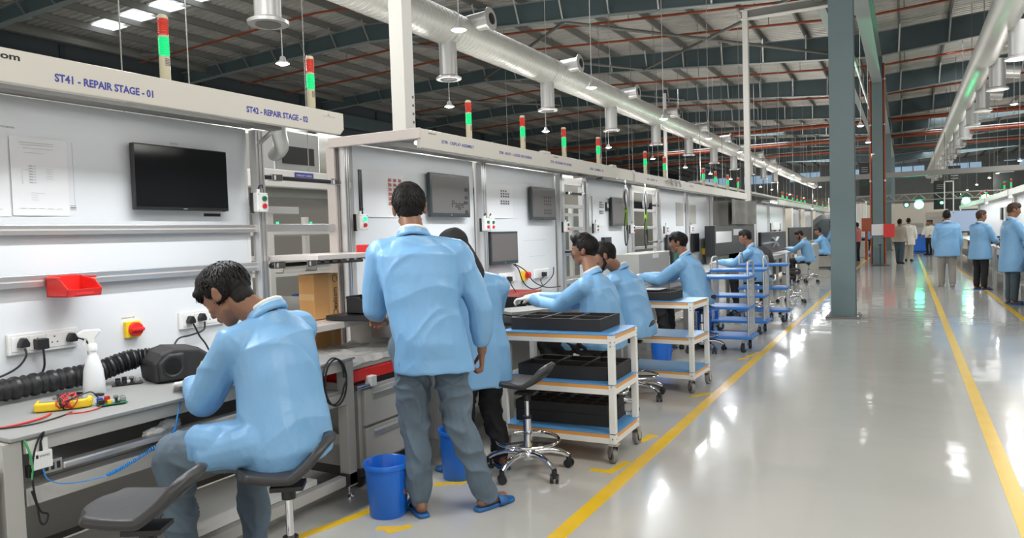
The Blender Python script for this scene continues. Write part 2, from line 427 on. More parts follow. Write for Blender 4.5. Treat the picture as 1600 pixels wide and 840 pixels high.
# left wall with eave pipe, panels
wl = struct(MB().box(-27.3, -27, -14, 100, 0, 9.0).build('wall_left', M['wall_dark']))
for k in range(16):
    MB().box(-27, -26.93, -8 + k * 6 - .1, -8 + k * 6 + .1, 0, 8.9).build('wall_rib', M['teal_dark'], wl)
tag(MB().box(-25.6, -25.4, -10, 98, 8.60, 8.80).build('eave_beam', M['galv_dull']), 'long grey eave beam high along the dark left wall', 'beam')
tag(MB().box(-26.9, -26.6, -10, 97.9, 7.6, 8.3).build('eave_girder', M['teal']), 'teal girder along the top of the dark left wall', 'girder')
for k in range(10):
    y = 6 + 6 * k
    tag(MB().bar((-25.35, y, 8.72), (-24.4, y + 1.2, 8.80), .08, .08).build('eave_strut', M['galv_dull']), 'short grey strut off the eave beam, %s from the left' % NTH[k], 'strut', 'struts of the left eave beam')
wr = struct(MB().box(30, 30.3, -14, 100, 0, 9.0).build('wall_right', M['wall_beige']))
wb = struct(MB().box(-27, 30, 98, 98.3, 0, 9.3).build('wall_back', M['wall_far']))
MB().box(-27, 30, 97.9, 98, 0, 5).build('lower_panel', M['wall_beige'], wb)
for k in range(9):
    x = -24 + k * 5.6
    w = struct(MB().box(x, x + 3.6, 97.85, 97.95, 7.2, 8.2).build('window_%d' % (k + 1), M['glass_win']))
    for j in range(4): MB().box(x + j * 1.2 - .04, x + j * 1.2 + .04, 97.8, 97.85, 7.2, 8.2).build('mullion', M['teal'], w)
# low partition far to the left behind the line, beige
pl = struct(MB().box(-26, -14, 40, 40.2, 0, 4.2).build('wall_partition', M['wall_beige']))
t = thing('spiral_duct', 'big pale spiral air duct running overhead down the left half of the hall', 'duct', (-7.5, 0, 5.37))
m = MB(); N = 28; ys = []; y = -4.0
while y < 74: ys += [y, y + .11]; y += .13
vs = []; fs = []
for i, yy in enumerate(ys):
    rr = .318 if i % 2 == 0 else .318
    for k in range(N):
        a = 2 * PI * k / N; vs.append((-7.5 + rr * math.cos(a), yy, 5.37 + rr * math.sin(a)))
for i in range(len(ys) - 1):
    for k in range(N): fs.append((i * N + k, i * N + (k + 1) % N, (i + 1) * N + (k + 1) % N, (i + 1) * N + k))
m.add(vs, fs); m.build('duct_tube', M['duct'], t, smooth=60)
m = MB(); y = -4.0
while y < 40:
    m.tube([(-7.5 + .319 * math.cos(a * PI / 10), y + a * .0065, 5.37 + .319 * math.sin(a * PI / 10)) for a in range(20)], .0065, 4, closed=True); y += .13
m.build('spiral_seam', M['duct'], t, smooth=60)['kind'] = 'stuff'
def drop(t, x, y, z1):
    m = MB(); m.cyl((x, y, z1 + .03), (x, y, 5.15), .165, n=20); o = m.build('drop_tube', M['duct_white'], t, smooth=40)
    MB().lathe([(.17, 0), (.235, .0), (.24, .03), (.17, .07)], (x, y, z1 - .01), 22).build('outlet_flange', M['duct_white'], o, smooth=40)
    MB().lathe([(.155, -.012), (.155, .0), (.05, .02), (.05, -.005)], (x, y, z1 - .008), 20).build('outlet_core', M['black_pl'], o, smooth=40)
def side(t, x, y, d=1, r=.165):
    q = Vector((d, 0, .06)).normalized(); b = Vector((x + .12 * d, y, 5.37 + .17)); e = b + q * .5
    o = MB().cyl(b, e, r, n=20).build('side_nozzle', M['duct_white'], t, smooth=40)
    qq = q.to_track_quat('Z', 'Y')
    MB().lathe([(.17, -.03), (.22, -.02), (.22, .0), (.14, .015)], e, 22, qq).build('nozzle_ring', M['duct_white'], o, smooth=40)
    MB().lathe([(.11, .0), (.11, .022), (.03, .03)], e, 18, qq).build('nozzle_core', M['black_pl'], o, smooth=40)
for k in range(10): drop(t, -7.5, 11.62 + 4.3 * k if k else 11.62, 4.42)
for k in range(9): side(t, -7.5, 12.2 + 4.33 * k)
m = MB()
for k in range(18):
    y = 3 + 4.3 * k; t2 = MB().cyl((-7.5, y, 5.68), (-7.5, y, 8.7), .008, n=5).build('hanger_rod', M['galv_dull'], t)
    MB().cyl((-7.5, y - .04, 5.37), (-7.5, y + .04, 5.37), .326, n=28, cap=False).build('duct_band', M['duct'], t)
# hanging outlet near the first tower light
t = thing('spiral_duct', 'pale duct outlet hanging above the repair stage header', 'duct', (-5.37, 5.17, 3.55))
MB().cyl((-5.37, 5.17, 3.58), (-5.37, 5.17, 6.6), .125, n=22).build('drop_tube', M['duct_white'], t, smooth=40)
MB().lathe([(.13, 0), (.19, .0), (.195, .03), (.13, .06)], (-5.37, 5.17, 3.55), 22).build('outlet_flange', M['duct_white'], t, smooth=40)
MB().lathe([(.12, -.01), (.12, .0), (.04, .015), (.04, -.004)], (-5.37, 5.17, 3.552), 20).build('outlet_core', M['grey_dark'], t, smooth=40)
MB().tube([(-5.37, -4, 6.8), (-5.37, 5.4, 6.8)], .26, 22).build('branch_duct', M['duct'], t, smooth=50)
# low duct behind the boards between the stations
t = thing('low_duct', 'low pale duct seen behind the white post above the display station', 'duct', (-8.2, 6, 3.0))
MB().cyl((-8.2, 4, 2.85), (-8.2, 30, 2.85), .33, n=24).build('duct_tube', M['duct'], t, smooth=50)
for k in range(4):
    o = MB().cyl((-7.95, 8.0 + 4.3 * k, 3.0), (-7.55, 8.0 + 4.3 * k, 3.08), .13, n=18).build('side_nozzle', M['duct_white'], t, smooth=40)
    MB().cyl((-7.56, 8.0 + 4.3 * k, 3.08), (-7.54, 8.0 + 4.3 * k, 3.083), .09, n=18).build('nozzle_core', M['black_pl'], o)
# right duct
t = thing('spiral_duct', 'pale spiral air duct overhead down the right half of the hall', 'duct', (1.9, 0, 6))
MB().cyl((1.95, 2, 6.0), (1.95, 80, 6.0), .32, n=28).build('duct_tube', M['duct'], t, smooth=50)
for k in range(14):
    y = 20 + 4.3 * k
    m = MB().cyl((2.25, y, 5.1), (2.25, y, 5.9), .2, n=18); o = m.build('drop_tube', M['duct_white'], t, smooth=40)
    MB().lathe([(.2, 0), (.27, .0), (.27, .04), (.2, .08)], (2.25, y, 5.06), 20).build('outlet_flange', M['duct_white'], o, smooth=40)
    m = MB().cyl((2.1, y + 1.6, 5.9), (2.95, y + 1.6, 5.75), .17, n=18); m.build('side_nozzle', M['duct_white'], t, smooth=40)
    MB().cyl((1.95, y, 6.32), (1.95, y, 8.6), .01, n=5).build('hanger_rod', M['galv_dull'], t)
# white portals behind the left line
t = thing('white_portal', 'white square post with bolt holes rising behind the display station', 'post', (-3.8, 4.98, 0))
MB().box(-3.80, -3.66, 4.99, 5.13, 0, 8.6).build('post', M['white_matt'], t, bevel=.006)
for k in range(6): MB().cyl((-3.66, 5.10, 2.30 + .07 * k), (-3.655, 5.10, 2.30 + .07 * k), .011, n=10).build('bolt_hole', M['grey_dark'], t)
t = thing('white_portal', 'tall pale portal post with a beam beyond the left line', 'post', (-3.8, 20.3, 0))
for dy in (-.07, .07): MB().box(-3.78, -3.64, 20.3 + dy - .012, 20.3 + dy + .012, 0, 7.2).build('flange', M['white_matt'], t)
MB().box(-3.72, -3.70, 20.23, 20.37, 0, 7.2).build('web', M['white_matt'], t)
for dz in (0, .22): MB().box(-3.82, -1.6, 20.2, 20.4, 7.0 + dz - .012, 7.0 + dz + .012).build('beam_flange', M['white_matt'], t)
MB().box(-3.82, -1.6, 20.29, 20.31, 7.0, 7.22).build('beam_web', M['galv_dull'], t)
tag(MB().cyl((-7.9, 27, 0), (-7.9, 27, 6.6), .07, n=10).build('white_pole', M['white_matt'], smooth=40), 'slim white pole beyond the tower lights, left of the portal post', 'pole')
# pendants
def pendant(x, y, z, lab, light):
    t = thing('pendant_lamp', lab, 'lamp', (x, y, z), 'round pendant lamps in rows')
    MB().cyl((x, y, z + .09), (x, y, roofz(x) + .02 if abs(x + 7.75) > .01 else 5.19), .007, n=5).build('rod', M['duct_white'], t)
    MB().lathe([(.012, .10), (.035, .085), (.045, .04), (.092, .0), (.095, -.010), (.075, -.010)], (x, y, z), 20).build('shade', M['duct_white'], t, smooth=50)
    MB().lathe([(.001, -.026), (.055, -.026), (.075, -.010), (.075, -.006), (.001, -.006)], (x, y, z), 18).build('diffuser', M['lamp'], t)
    if light:
        l = bpy.data.lights.new('lamp_light', 'POINT'); l.energy = light; l.shadow_soft_size = .13; l.color = (1, .965, .91)
        o = bpy.data.objects.new('lamp_light', l); C.objects.link(o); o.parent = t; o.location = (0, 0, -.18)
rows = [(-7.75, 'left'), (-4.8, 'middle'), (-1.0, 'column'), (4.3, 'right')]
for x, rn in rows:
    for k in range(18):
        y = 7.8 + 4.3 * k
        if rn == 'column' and k == 0: continue
        if rn == 'column' and (k > 5 or k < 2): continue
        if rn == 'right' and k < 5: continue
        if k > 9 and k % 2: continue  # farthest lamps of each row are added, to brighten the hall's end
        pendant(x, y - (0.1 if rn != 'column' else -.1), 4.0, 'small round pendant lamp, %s of the %s row' % (NTH[k], rn), (70 if k < 10 else 160) if rn != 'column' else 0)
for x, a in ((-4.8, 'left'), (-1.0, 'middle'), (2.2, 'right')):
    for y, b in ((-.8, 'behind the camera'), (3.5, 'over the front aisle')):
        pendant(x, y, 4.0, 'small round pendant lamp %s, the %s one' % (b, a), 70)
for y in (12, 18, 24): pendant(2.6, y, 4.6, 'small round pendant lamp above the right benches, %s' % {12: 'nearest', 18: 'middle', 24: 'farthest'}[y], 60)
# thin vertical hanger rods to the cable trays
ctr = thing('cable_tray', 'grey cable tray hung on thin rods above the far left stations', 'cable tray', (-6.1, 60, 3.0))
MB().box(-6.3, -5.9, 24, 92, 3.0, 3.08).build('tray', M['galv_dull'], ctr)
for x in (-6.1, -9.5, -13):
    for j in range(16):
        y = 24 + 3.4 * j + (x % 1)
        MB().cyl((x, y, 3.05), (x, y, roofz(x)), .010, n=4).build('hanger_rod', M['galv'], ctr if x == -6.1 else ceil)
k = 0
for (x, y) in ((-5.0, 3.391), (-5.0, 3.956), (-5.0, 5.242)):
    t = thing('conduit_drop', 'thin grey conduit hanging behind the repair stage header, %s from the left' % NTH[k], 'conduit', (x, y, 2), 'thin conduits behind the repair header'); k += 1
    MB().cyl((x, y, 1.9), (x, y, roofz(x)), .005, n=6).build('rod', M['galv_dull'], t)
tag(MB().box(-4.2, 6, 36, 36.25, 3.5, 3.72).build('service_pipe', M['galv_dull']), 'grey horizontal service channel crossing the aisle high up', 'channel')
# ------------------------------------------------------------------ assembly stations of the left line
def header(t, y0, y1, x=-2.75, z0=2.04, z1=2.16, tube=True, power=9, xb=-3.5, chamf=True, cover=True):
    c = .03 if chamf else 0
    fn = lambda a, b, d: Vector((d, a, b))
    MB().prism([(y0, z0), (y1 - c, z0), (y1, z0 + c), (y1, z1), (y0, z1)], x - .035, x, fn).build('header_panel', M['cream'], t, bevel=.004)
    if cover: MB().box(xb, x - .035, y0, y1, z1 - .012, z1 - .002).build('top_cover', M['grey_dark'], t)
    MB().box(x - .5, x - .42, y0 + .05, y1 - .05, z1 - .055, z1 - .013).build('cross_rail', M['grey_dark'], t)
    if tube:
        o = MB().cyl((x - .22, y0 + .25, z1 - .05), (x - .22, y1 - .25, z1 - .05), .014, n=10).build('light_tube', M['led_tube'], t)
        area('tube_light', Vector((x - .22, (y0 + y1) / 2, z1 - .075)) - wloc(t), .07, power * (y1 - y0), rot=(0, math.radians(-25), 0), col=(.93, .97, 1), sy=(y1 - y0) * .8, parent=t)
def post(t, x, y, z0=0, z1=2.14, w=.06, m='alu'):
    o = MB().box(x - w / 2, x + w / 2, y - w / 2, y + w / 2, z0, z1).build('post', M[m], t, bevel=.003)
    for s in (-1, 1): MB().box(x + w / 2 - .001, x + w / 2 + .001, y + s * w * .22 - .003, y + s * w * .22 + .003, z0 + .01, z1 - .01).build('groove', M['grey_dark'], o)
    return o
def boards(t, ys, z0=.62, z1=2.145, x=-3.5, mt='board'):
    for a, b in ys:
        MB().box(x - .02, x, a, b, z0, z1).build('back_board', M[mt], t, bevel=.002)
def tower(y, lab, x=-2.87, z=2.16, s=1.0):
    t = thing('tower_light', lab, 'tower light', (x, y, z), 'red and green tower lights on the headers')
    R = .0225
    MB().lathe([(R, 0), (R, .125), (R - .002, .127), (R - .002, .0)], (x, y, z), 20).build('base', M['tower_cream'], t, smooth=40)
    for k in range(5): MB().box(x + R - .0015, x + R + .001, y - .012, y + .012, z + .085 + k * .007, z + .088 + k * .007).build('vent_slot', M['grey_dark'], t)
    g = MB()
    for k in range(9): g.lathe([(R - .001, .135 + k * .0082), (R + .0012, .138 + k * .0082), (R - .001, .1425 + k * .0082)], (x, y, z), 20)
    g.lathe([(R - .001, .127), (R - .001, .212)], (x, y, z), 20); g.build('green_lens', M['lens_green'], t, smooth=40)
    g = MB()
    for k in range(9): g.lathe([(R - .001, .224 + k * .0072), (R + .0012, .227 + k * .0072), (R - .001, .2305 + k * .0072)], (x, y, z), 20)
    g.lathe([(R - .001, .216), (R - .001, .292)], (x, y, z), 20); g.build('red_lens', M['lens_red'], t, smooth=40)
    MB().lathe([(R, .210), (R, .217)], (x, y, z), 20).build('ring', M['tower_cream'], t)
    MB().lathe([(R, .291), (R, .300), (R * .75, .309), (.001, .311)], (x, y, z), 20).build('cap', M['tower_cream'], t, smooth=50)
    return t
def control_box(y, z, lab, x=-3.47, on=False, cable=1, w=.085, face=1):
    """small push button box with green and red buttons facing the aisle"""
    t = thing('button_box', lab, 'switch box', (x, y, z))
    h = .115
    MB().box(x - .0, x + .02, y - w * .62, y - w * .40, z - h * .55, z + h * .5).build('rear_plate', M['black_pl'], t)
    MB().box(x, x + .055, y - w / 2, y + w / 2, z - h / 2, z + h / 2).build('housing', M['white_pl'], t, bevel=.006)
    for dz, mt, nm in ((.022, 'green_on' if on else 'green_btn', 'green_button'), (-.022, 'red_btn', 'red_button')):
        MB().cyl((x + .055, y + .008, z + dz), (x + .066, y + .008, z + dz), .0155, .0145, 16).build(nm, M[mt], t, smooth=40)
    for sy in (-1, 1):
        for sz in (-1, 1): MB().cyl((x + .055, y + sy * .034, z + sz * .048), (x + .0565, y + sy * .034, z + sz * .048), .003, n=6).build('screw', M['steel'], t)
    MB().cyl((x + .03, y - .012, z + h / 2), (x + .03, y - .012, z + h / 2 + .022), .011, n=12).build('cable_gland', M['white_pl'], t)
    if cable:
        MB().tube([(x + .03, y - .012, z + .078), (x + .03, y - .0, z + .1), (x + .02, y + .03 * cable, z + .105), (x + .01, y + .045 * cable, z + .092)], .0045, 6).build('cable', M['cable_black'], t, smooth=60)
    return t
def paper(y0, y1, z0, z1, lab, name='paper_sheet', x=-3.496, cols=0, red=False, kind='grid'):
    t = thing(name, lab, 'paper', (x, (y0 + y1) / 2, z0))
    m = MB()
    N = 6; vs = []
    for i in range(N + 1):
        for j in range(N + 1):
            u = i / N; v = j / N
            vs.append((x + .003 + .0022 * math.sin(5 * u + 3 * v) * (1 if 0 < i < N else .3), y0 + (y1 - y0) * u, z0 + (z1 - z0) * v))
    m.add(vs, [(i * (N + 1) + j, (i + 1) * (N + 1) + j, (i + 1) * (N + 1) + j + 1, i * (N + 1) + j + 1) for i in range(N) for j in range(N)])
    m.build('sheet', M['paper'], t, smooth=60)
    w = y1 - y0; h = z1 - z0; xx = x + .0065
    ink = MB()
    def q(a, b, c, d): ink.box(xx, xx + .0006, y0 + a * w, y0 + b * w, z0 + c * h, z0 + d * h)
    if kind == 'grid':
        for r in (.78, .70, .62, .48, .41):
            for c in range(4):
                if (r, c) in ((.78, 3),): continue
                q(.52 + c * .09, .52 + c * .09 + .05, r, r + .045)
        ink.build('printing', M['ink'], t)['kind'] = 'stuff'
    elif kind == 'red':
        for r in range(6):
            for c in range(3): q(.60 + c * .12, .60 + c * .12 + .07, .28 + r * .105, .28 + r * .105 + .07)
        ink.build('printing', M['ink_red'], t)['kind'] = 'stuff'
    else:                                                           # flow chart
        for r in (.93, .90, .86): q(.15 + (.93 - r), .75, r, r + .004)
        q(.22, .60, .80, .803)
        for r in range(7): q(.30, .36, .42 + r * .035, .43 + r * .035); q(.37, .42, .42 + r * .035, .425 + r * .035)
        for r in range(5): q(.60, .72, .48 + r * .03, .483 + r * .03)
        for r in range(4): q(.32, .44, .20 + r * .03, .203 + r * .03)
        q(.44, .56, .285, .288); q(.18, .182, .40, .58); q(.18, .3, .58, .583)
        for c in range(5): q(.12 + c * .16, .22 + c * .16, .09, .094)
        ink.build('printing', M['ink_grey'], t)['kind'] = 'stuff'
    return t
def monitor(y0, y1, z0, z1, lab, x=-3.5, style='thin', tilt=0):
    t = thing('monitor', lab, 'monitor', (x, (y0 + y1) / 2, z0))
    b = .006 if style == 'thin' else .022
    MB().box(x + .0, x + .03, (y0 + y1) / 2 - .06, (y0 + y1) / 2 + .06, (z0 + z1) / 2 - .06, (z0 + z1) / 2 + .06).build('wall_mount', M['black_pl'], t)
    MB().box(x + .03, x + .062, y0, y1, z0, z1).build('casing', M['black_pl'] if style == 'thin' else M['bezel'], t, bevel=.004)
    sc = MB().box(x + .062, x + .0635, y0 + b, y1 - b, z0 + (b + .012), z1 - b).build('screen', M['screen'] if style == 'thin' else M['screen_grey'], t)
    if style == 'thin':
        MB().box(x + .0635, x + .0645, (y0 + y1) / 2 - .012, (y0 + y1) / 2 + .012, z0 + .006, z0 + .010).build('badge', M['ink_grey'], t)
        MB().cyl((x + .055, y1 - .03, z0 - .003), (x + .055, y1 - .03, z0), .01, n=8).build('power_knob', M['black_pl'], t)
    else:
        MB().cyl((x + .062, (y0 + y1) / 2, z0 + .017), (x + .0645, (y0 + y1) / 2, z0 + .017), .009, n=14).build('badge', M['steel'], t)
    return t

ST1 = thing('repair_station', 'cream headed repair station with big white board at the near left', 'workstation', (-3.1, 2.2, 0))
header(ST1, 1.25, 3.17, power=14)
boards(ST1, [(.9, 3.13)])
MB().box(-3.515, -3.5, .9, 3.13, .10, .62).build('lower_board', M['grey_dark'], ST1)
post(ST1, -3.47, 3.20); post(ST1, -3.47, .87)
MB().box(-3.52, -3.50, 3.13, 3.15, .62, 2.14).build('board_edge', M['white_pl'], ST1)
MB().bar((-3.44, 3.2, 2.06), (-3.30, 3.2, 2.14), .03, .012).build('bracket', M['steel'], ST1)
for z0, z1 in ((1.523, 1.568), (1.288, 1.342)):
    o = MB().box(-3.5, -3.46, .95, 3.24, z0, z1).build('hanging_rail', M['alu'], ST1, bevel=.002)
    MB().box(-3.46, -3.459, .96, 3.23, (z0 + z1) / 2 - .004, (z0 + z1) / 2 + .004).build('groove', M['alu_pink'], o)
text('ST41 - REPAIR STAGE - 01', (-2.7495, 1.598, 2.072), .040, M['ink_blue'], ST1, bold=.0012, width=.40)
text('ST42 - REPAIR STAGE - 02', (-2.7495, 2.487, 2.079), .040, M['ink_blue'], ST1, bold=.0012, width=.405)
text('exicom', (-2.7495, 1.335, 2.122), .033, M['ink_black'], ST1, bold=.0008, width=.145, name='brand_lettering')
MB().box(-2.7495, -2.749, 3.005, 3.10, 2.128, 2.130).build('brand_lettering', M['ink_grey'], ST1)
MB().prism([(3.04, 2.133), (3.05, 2.147), (3.056, 2.135), (3.066, 2.135)], -2.7495, -2.749, lambda a, b, d: Vector((d, a, b))).build('brand_mark', M['ink_grey'], ST1)
tower(2.15, 'tower light on the repair header after the lettering ST41'); tower(3.05, 'tower light at the right end of the repair header above ST42')
monitor(2.367, 2.946, 1.645, 1.985, 'thin black monitor on the repair station board', style='thin')
tag(MB().box(-3.4995, -3.4985, 2.822, 2.936, 1.617, 1.634).build('label_strip', M['ink_black']), 'black label strip just under the thin black monitor', 'label')
tg = thing('board_caption', 'tiny printed captions MONITOR on the repair board', 'label', (-3.4998, 1.9, 1.99))
text('MONITOR', (-3.4995, 2.627, 2.006), .011, M['ink_grey'], tg, width=.05)
text('MONITOR', (-3.4995, 1.782, 1.998), .013, M['ink_grey'], tg, width=.06)
paper(1.815, 2.066, 1.612, 1.966, 'white flow chart sheet on the repair board beside the thin black monitor', kind='flow', x=-3.498)
paper(1.55, 1.807, 1.607, 1.95, 'flow chart sheet on the repair board cut by the left picture edge', kind='flow', x=-3.499)
tp = thing('sheet_pocket', 'thin printed frame lines behind the flow chart sheets', 'label', (-3.4995, 2.08, 1.6))
for z in (1.66, 1.652, 1.641): MB().box(-3.4995, -3.499, 2.072, 2.10, z - (.0035 if z == 1.652 else .0008), z + .0012).build('mark', M['ink'], tp)
MB().box(-3.4995, -3.499, 2.095, 2.096, 1.66, 1.96).build('line', M['ink_grey'], tp)
control_box(3.155, 1.70, 'white green and red button box right of the thin black monitor', x=-3.44)
# red open fronted bin hanging on the lower rail
t = thing('parts_bin', 'red open fronted plastic bin hanging on the lower rail', 'bin', (-3.4, 2.0, 1.235))
def bin_mesh(y0, y1, z0, z1, xb, xf, th=.006):
    m = MB()
    m.box(xb, xf, y0, y1, z0, z0 + th)                              # floor
    fn = lambda a, b, d: Vector((a, d, b))
    side = [(xb, z0), (xf, z0), (xf + .01, z0 + .035), (xf - .01, z0 + .05), (xf - .04, z1 - .02), (xb, z1)]
    m.prism(side, y0, y0 + th, fn); m.prism(side, y1 - th, y1, fn)
    m.box(xb, xb + th, y0, y1, z0, z1); m.prism([(xf, z0), (xf + .01, z0 + .035), (xf + .004, z0 + .035), (xf - .006, z0)], y0, y1, fn)
    m.box(xb, xf - .04, y0 - .008, y0 + .002, z1 - .014, z1 - .004); m.box(xb, xf - .04, y1 - .002, y1 + .008, z1 - .014, z1 - .004)
    return m
bin_mesh(1.915, 2.075, 1.238, 1.333, -3.455, -3.30).build('tub', M['red_pl'], t, bevel=.002)
MB().box(-3.296, -3.2945, 1.955, 2.035, 1.246, 1.262).build('card_slot', M['cable_red'], t)
MB().box(-3.46, -3.455, 1.93, 2.06, 1.29, 1.335).build('hanger', M['red_pl'], t)
# sockets
def sockets(y0, y1, z, lab, units, x=-3.4995, h=.095, tilt=0):
    t = thing('socket_strip', lab, 'socket', (x, (y0 + y1) / 2, z - h / 2))
    MB().box(x, x + .022, y0, y1, z - h / 2, z + h / 2).build('plate', M['white_pl'], t, bevel=.005)
    for u in units:
        o = MB().box(x + .022, x + .025, u - .036, u + .036, z - .033, z + .033).build('outlet', M['white_pl'], t, bevel=.002)
        for dy, dz in ((0, .016), (-.012, -.010), (.012, -.010)): MB().cyl((x + .025, u + dy, z + dz), (x + .0256, u + dy, z + dz), .0035, n=8).build('hole', M['black_pl'], o)
    return t
def plug(y, z, lab, cable, x=-3.4745, sq=False):
    t = thing('power_plug', lab, 'plug', (x, y, z))
    if sq: MB().box(x, x + .045, y - .024, y + .024, z - .024, z + .024).build('body', M['black_pl'], t, bevel=.004)
    else:
        MB().prism([(-.020, -.016), (.020, -.016), (.021, .002), (.008, .026), (-.008, .026), (-.021, .002)], x, x + .034, lambda a, b, d: Vector((d, y + a, z + b))).build('body', M['black_pl'], t, bevel=.005)
    MB().tube(cable, .0048, 8).build('cable', M['cable_black'], t, smooth=60)
sockets(1.752, 2.06, 1.038, 'white triple socket plate low on the board at far left', (1.80, 1.875, 1.95, 2.02))
def smooth_pts(P, n=6):
    P = [Vector(p) for p in P]; out = []
    for i in range(len(P) - 1):
        p0 = P[max(i - 1, 0)]; p1 = P[i]; p2 = P[i + 1]; p3 = P[min(i + 2, len(P) - 1)]
        for k in range(n):
            t = k / n; out.append(.5 * ((2 * p1) + (-p0 + p2) * t + (2 * p0 - 5 * p1 + 4 * p2 - p3) * t * t + (-p0 + 3 * p1 - 3 * p2 + p3) * t ** 3))
    out.append(P[-1]); return out
plug(1.806, 1.04, 'black plug in the far left end of the socket plate', smooth_pts([(-3.45, 1.806, 1.02), (-3.44, 1.803, .985), (-3.45, 1.77, .94), (-3.46, 1.70, .91), (-3.46, 1.6, .9)]))
plug(1.878, 1.03, 'square black adapter in the middle of the far left socket plate', smooth_pts([(-3.44, 1.878, 1.008), (-3.44, 1.88, .97), (-3.45, 1.882, .92), (-3.46, 1.86, .86)]), sq=True)
plug(2.02, 1.036, 'black plug lying sideways in the right end of the far left socket plate', smooth_pts([(-3.45, 2.02, 1.04), (-3.43, 2.05, 1.03), (-3.44, 2.085, 1.0), (-3.45, 2.09, .95), (-3.47, 2.11, .86)]))
sockets(2.62, 2.92, 1.045, 'white socket plate behind the bent head of the seated worker', (2.67, 2.745, 2.82))
plug(2.672, 1.043, 'left black plug in the socket behind the seated worker', smooth_pts([(-3.44, 2.672, 1.025), (-3.44, 2.69, .99), (-3.44, 2.71, .95), (-3.43, 2.74, .90), (-3.40, 2.76, .81)]))
plug(2.745, 1.05, 'right black plug in the socket behind the seated worker', smooth_pts([(-3.44, 2.745, 1.03), (-3.44, 2.735, .985), (-3.45, 2.66, .965), (-3.45, 2.58, .955), (-3.44, 2.54, .90), (-3.42, 2.52, .81)]))
t = thing('isolator_switch', 'yellow square isolator switch with red rotary knob on the board', 'switch', (-3.4995, 2.35, .99))
MB().box(-3.4995, -3.475, 2.305, 2.385, .995, 1.077).build('yellow_plate', M['yellow'], t, bevel=.003)
MB().cyl((-3.475, 2.352, 1.036), (-3.455, 2.352, 1.036), .037, .034, 24).build('red_dial', M['red_pl'], t, smooth=40)
MB().box(-3.455, -3.438, 2.320, 2.384, 1.028, 1.044).build('knob_grip', M['red_pl'], t, bevel=.004)
text('POWER ON / OFF', (-3.4993, 2.298, 1.092), .011, M['ink_grey'], t, width=.07)
# front bench
BN = thing('work_bench', 'pale grey metal bench in front of the seated worker', 'bench', (-3.1, 2.27, 0))
MB().box(-3.49, -2.745, 1.37, 3.18, .785, .80).build('tabletop', M['grey_top'], BN, bevel=.003)
MB().box(-2.80, -2.76, 1.42, 3.11, .73, .783).build('apron', M['grey_paint'], BN, bevel=.003)
MB().box(-2.80, -2.76, 1.42, 3.11, .54, .605).build('lower_rail', M['grey_paint'], BN, bevel=.003)
MB().box(-3.45, -2.80, 1.42, 3.11, .60, .615).build('tray_shelf', M['grey_paint'], BN)
MB().box(-3.47, -3.45, 1.42, 3.11, .15, .72).build('back_panel', M['grey_paint'], BN)
for y in (1.38, 3.14):
    for x in (-2.79, -3.44):
        l = MB().box(x - .035, x + .035, y - .032, y + .032, .07, .783).build('leg', M['grey_paint'], BN, bevel=.003)
        MB().cyl((x, y, .012), (x, y, .07), .008, n=8).build('foot_screw', M['chrome'], l)
        MB().lathe([(.026, 0), (.026, .008), (.012, .02), (.012, .03)], (x, y, 0), 16).build('foot_pad', M['chrome'], l, smooth=40)
MB().box(-2.81, -2.76, 1.42, 3.10, .085, .14).build('bottom_rail', M['grey_paint'], BN, bevel=.003)
MB().box(-2.815, -2.755, 3.08, 3.17, .08, .145).build('rail_cap', M['black_pl'], BN)
MB().box(-3.44, -2.80, 1.36, 1.40, .085, .14).build('side_rail', M['grey_paint'], BN)
MB().box(-3.44, -2.80, 3.12, 3.16, .30, .36).build('side_rail', M['grey_paint'], BN)
MB().bar((-2.80, 3.16, .62), (-3.44, 3.16, .62), .03, .05).build('side_rail', M['grey_paint'], BN)
MB().box(-3.2, -2.95, 2.95, 3.1, .617, .66).build('white_unit', M['white_pl'], BN, bevel=.004)
MB().box(-3.40, -2.9, 1.5, 3.0, .10, .13).build('floor_tray', M['white_matt'], BN)
t = thing('slide_rail', 'bright metal telescopic slide sticking out under the front bench top', 'rail', (-2.75, 1.8, .65))
MB().box(-2.785, -2.735, 1.54, 2.62, .645, .672).build('rail', M['alu'], t, bevel=.008)
o = MB().box(-2.79, -2.74, 1.47, 1.54, .645, .69).build('end_block', M['galv'], t, bevel=.002)
for k in range(3): MB().box(-2.7395, -2.738, 1.477 + k * .021, 1.489 + k * .021, .655, .68).build('slot', M['black_pl'], o)
MB().box(-2.76, -2.7395, 1.42, 1.475, .648, .69).build('bracket', M['black_pl'], t)
# neighbour bench sliver at the picture edge
t = thing('work_bench', 'white metal bench end cut by the lower left picture edge', 'bench', (-3.1, .9, 0))
MB().box(-3.49, -2.745, .1, 1.325, .66, .69).build('tabletop', M['white_pl'], t)
for x in (-2.79, -3.44):
    for y in (.14, 1.29): MB().box(x - .03, x + .03, y - .03, y + .03, 0, .66).build('leg', M['white_pl'], t)
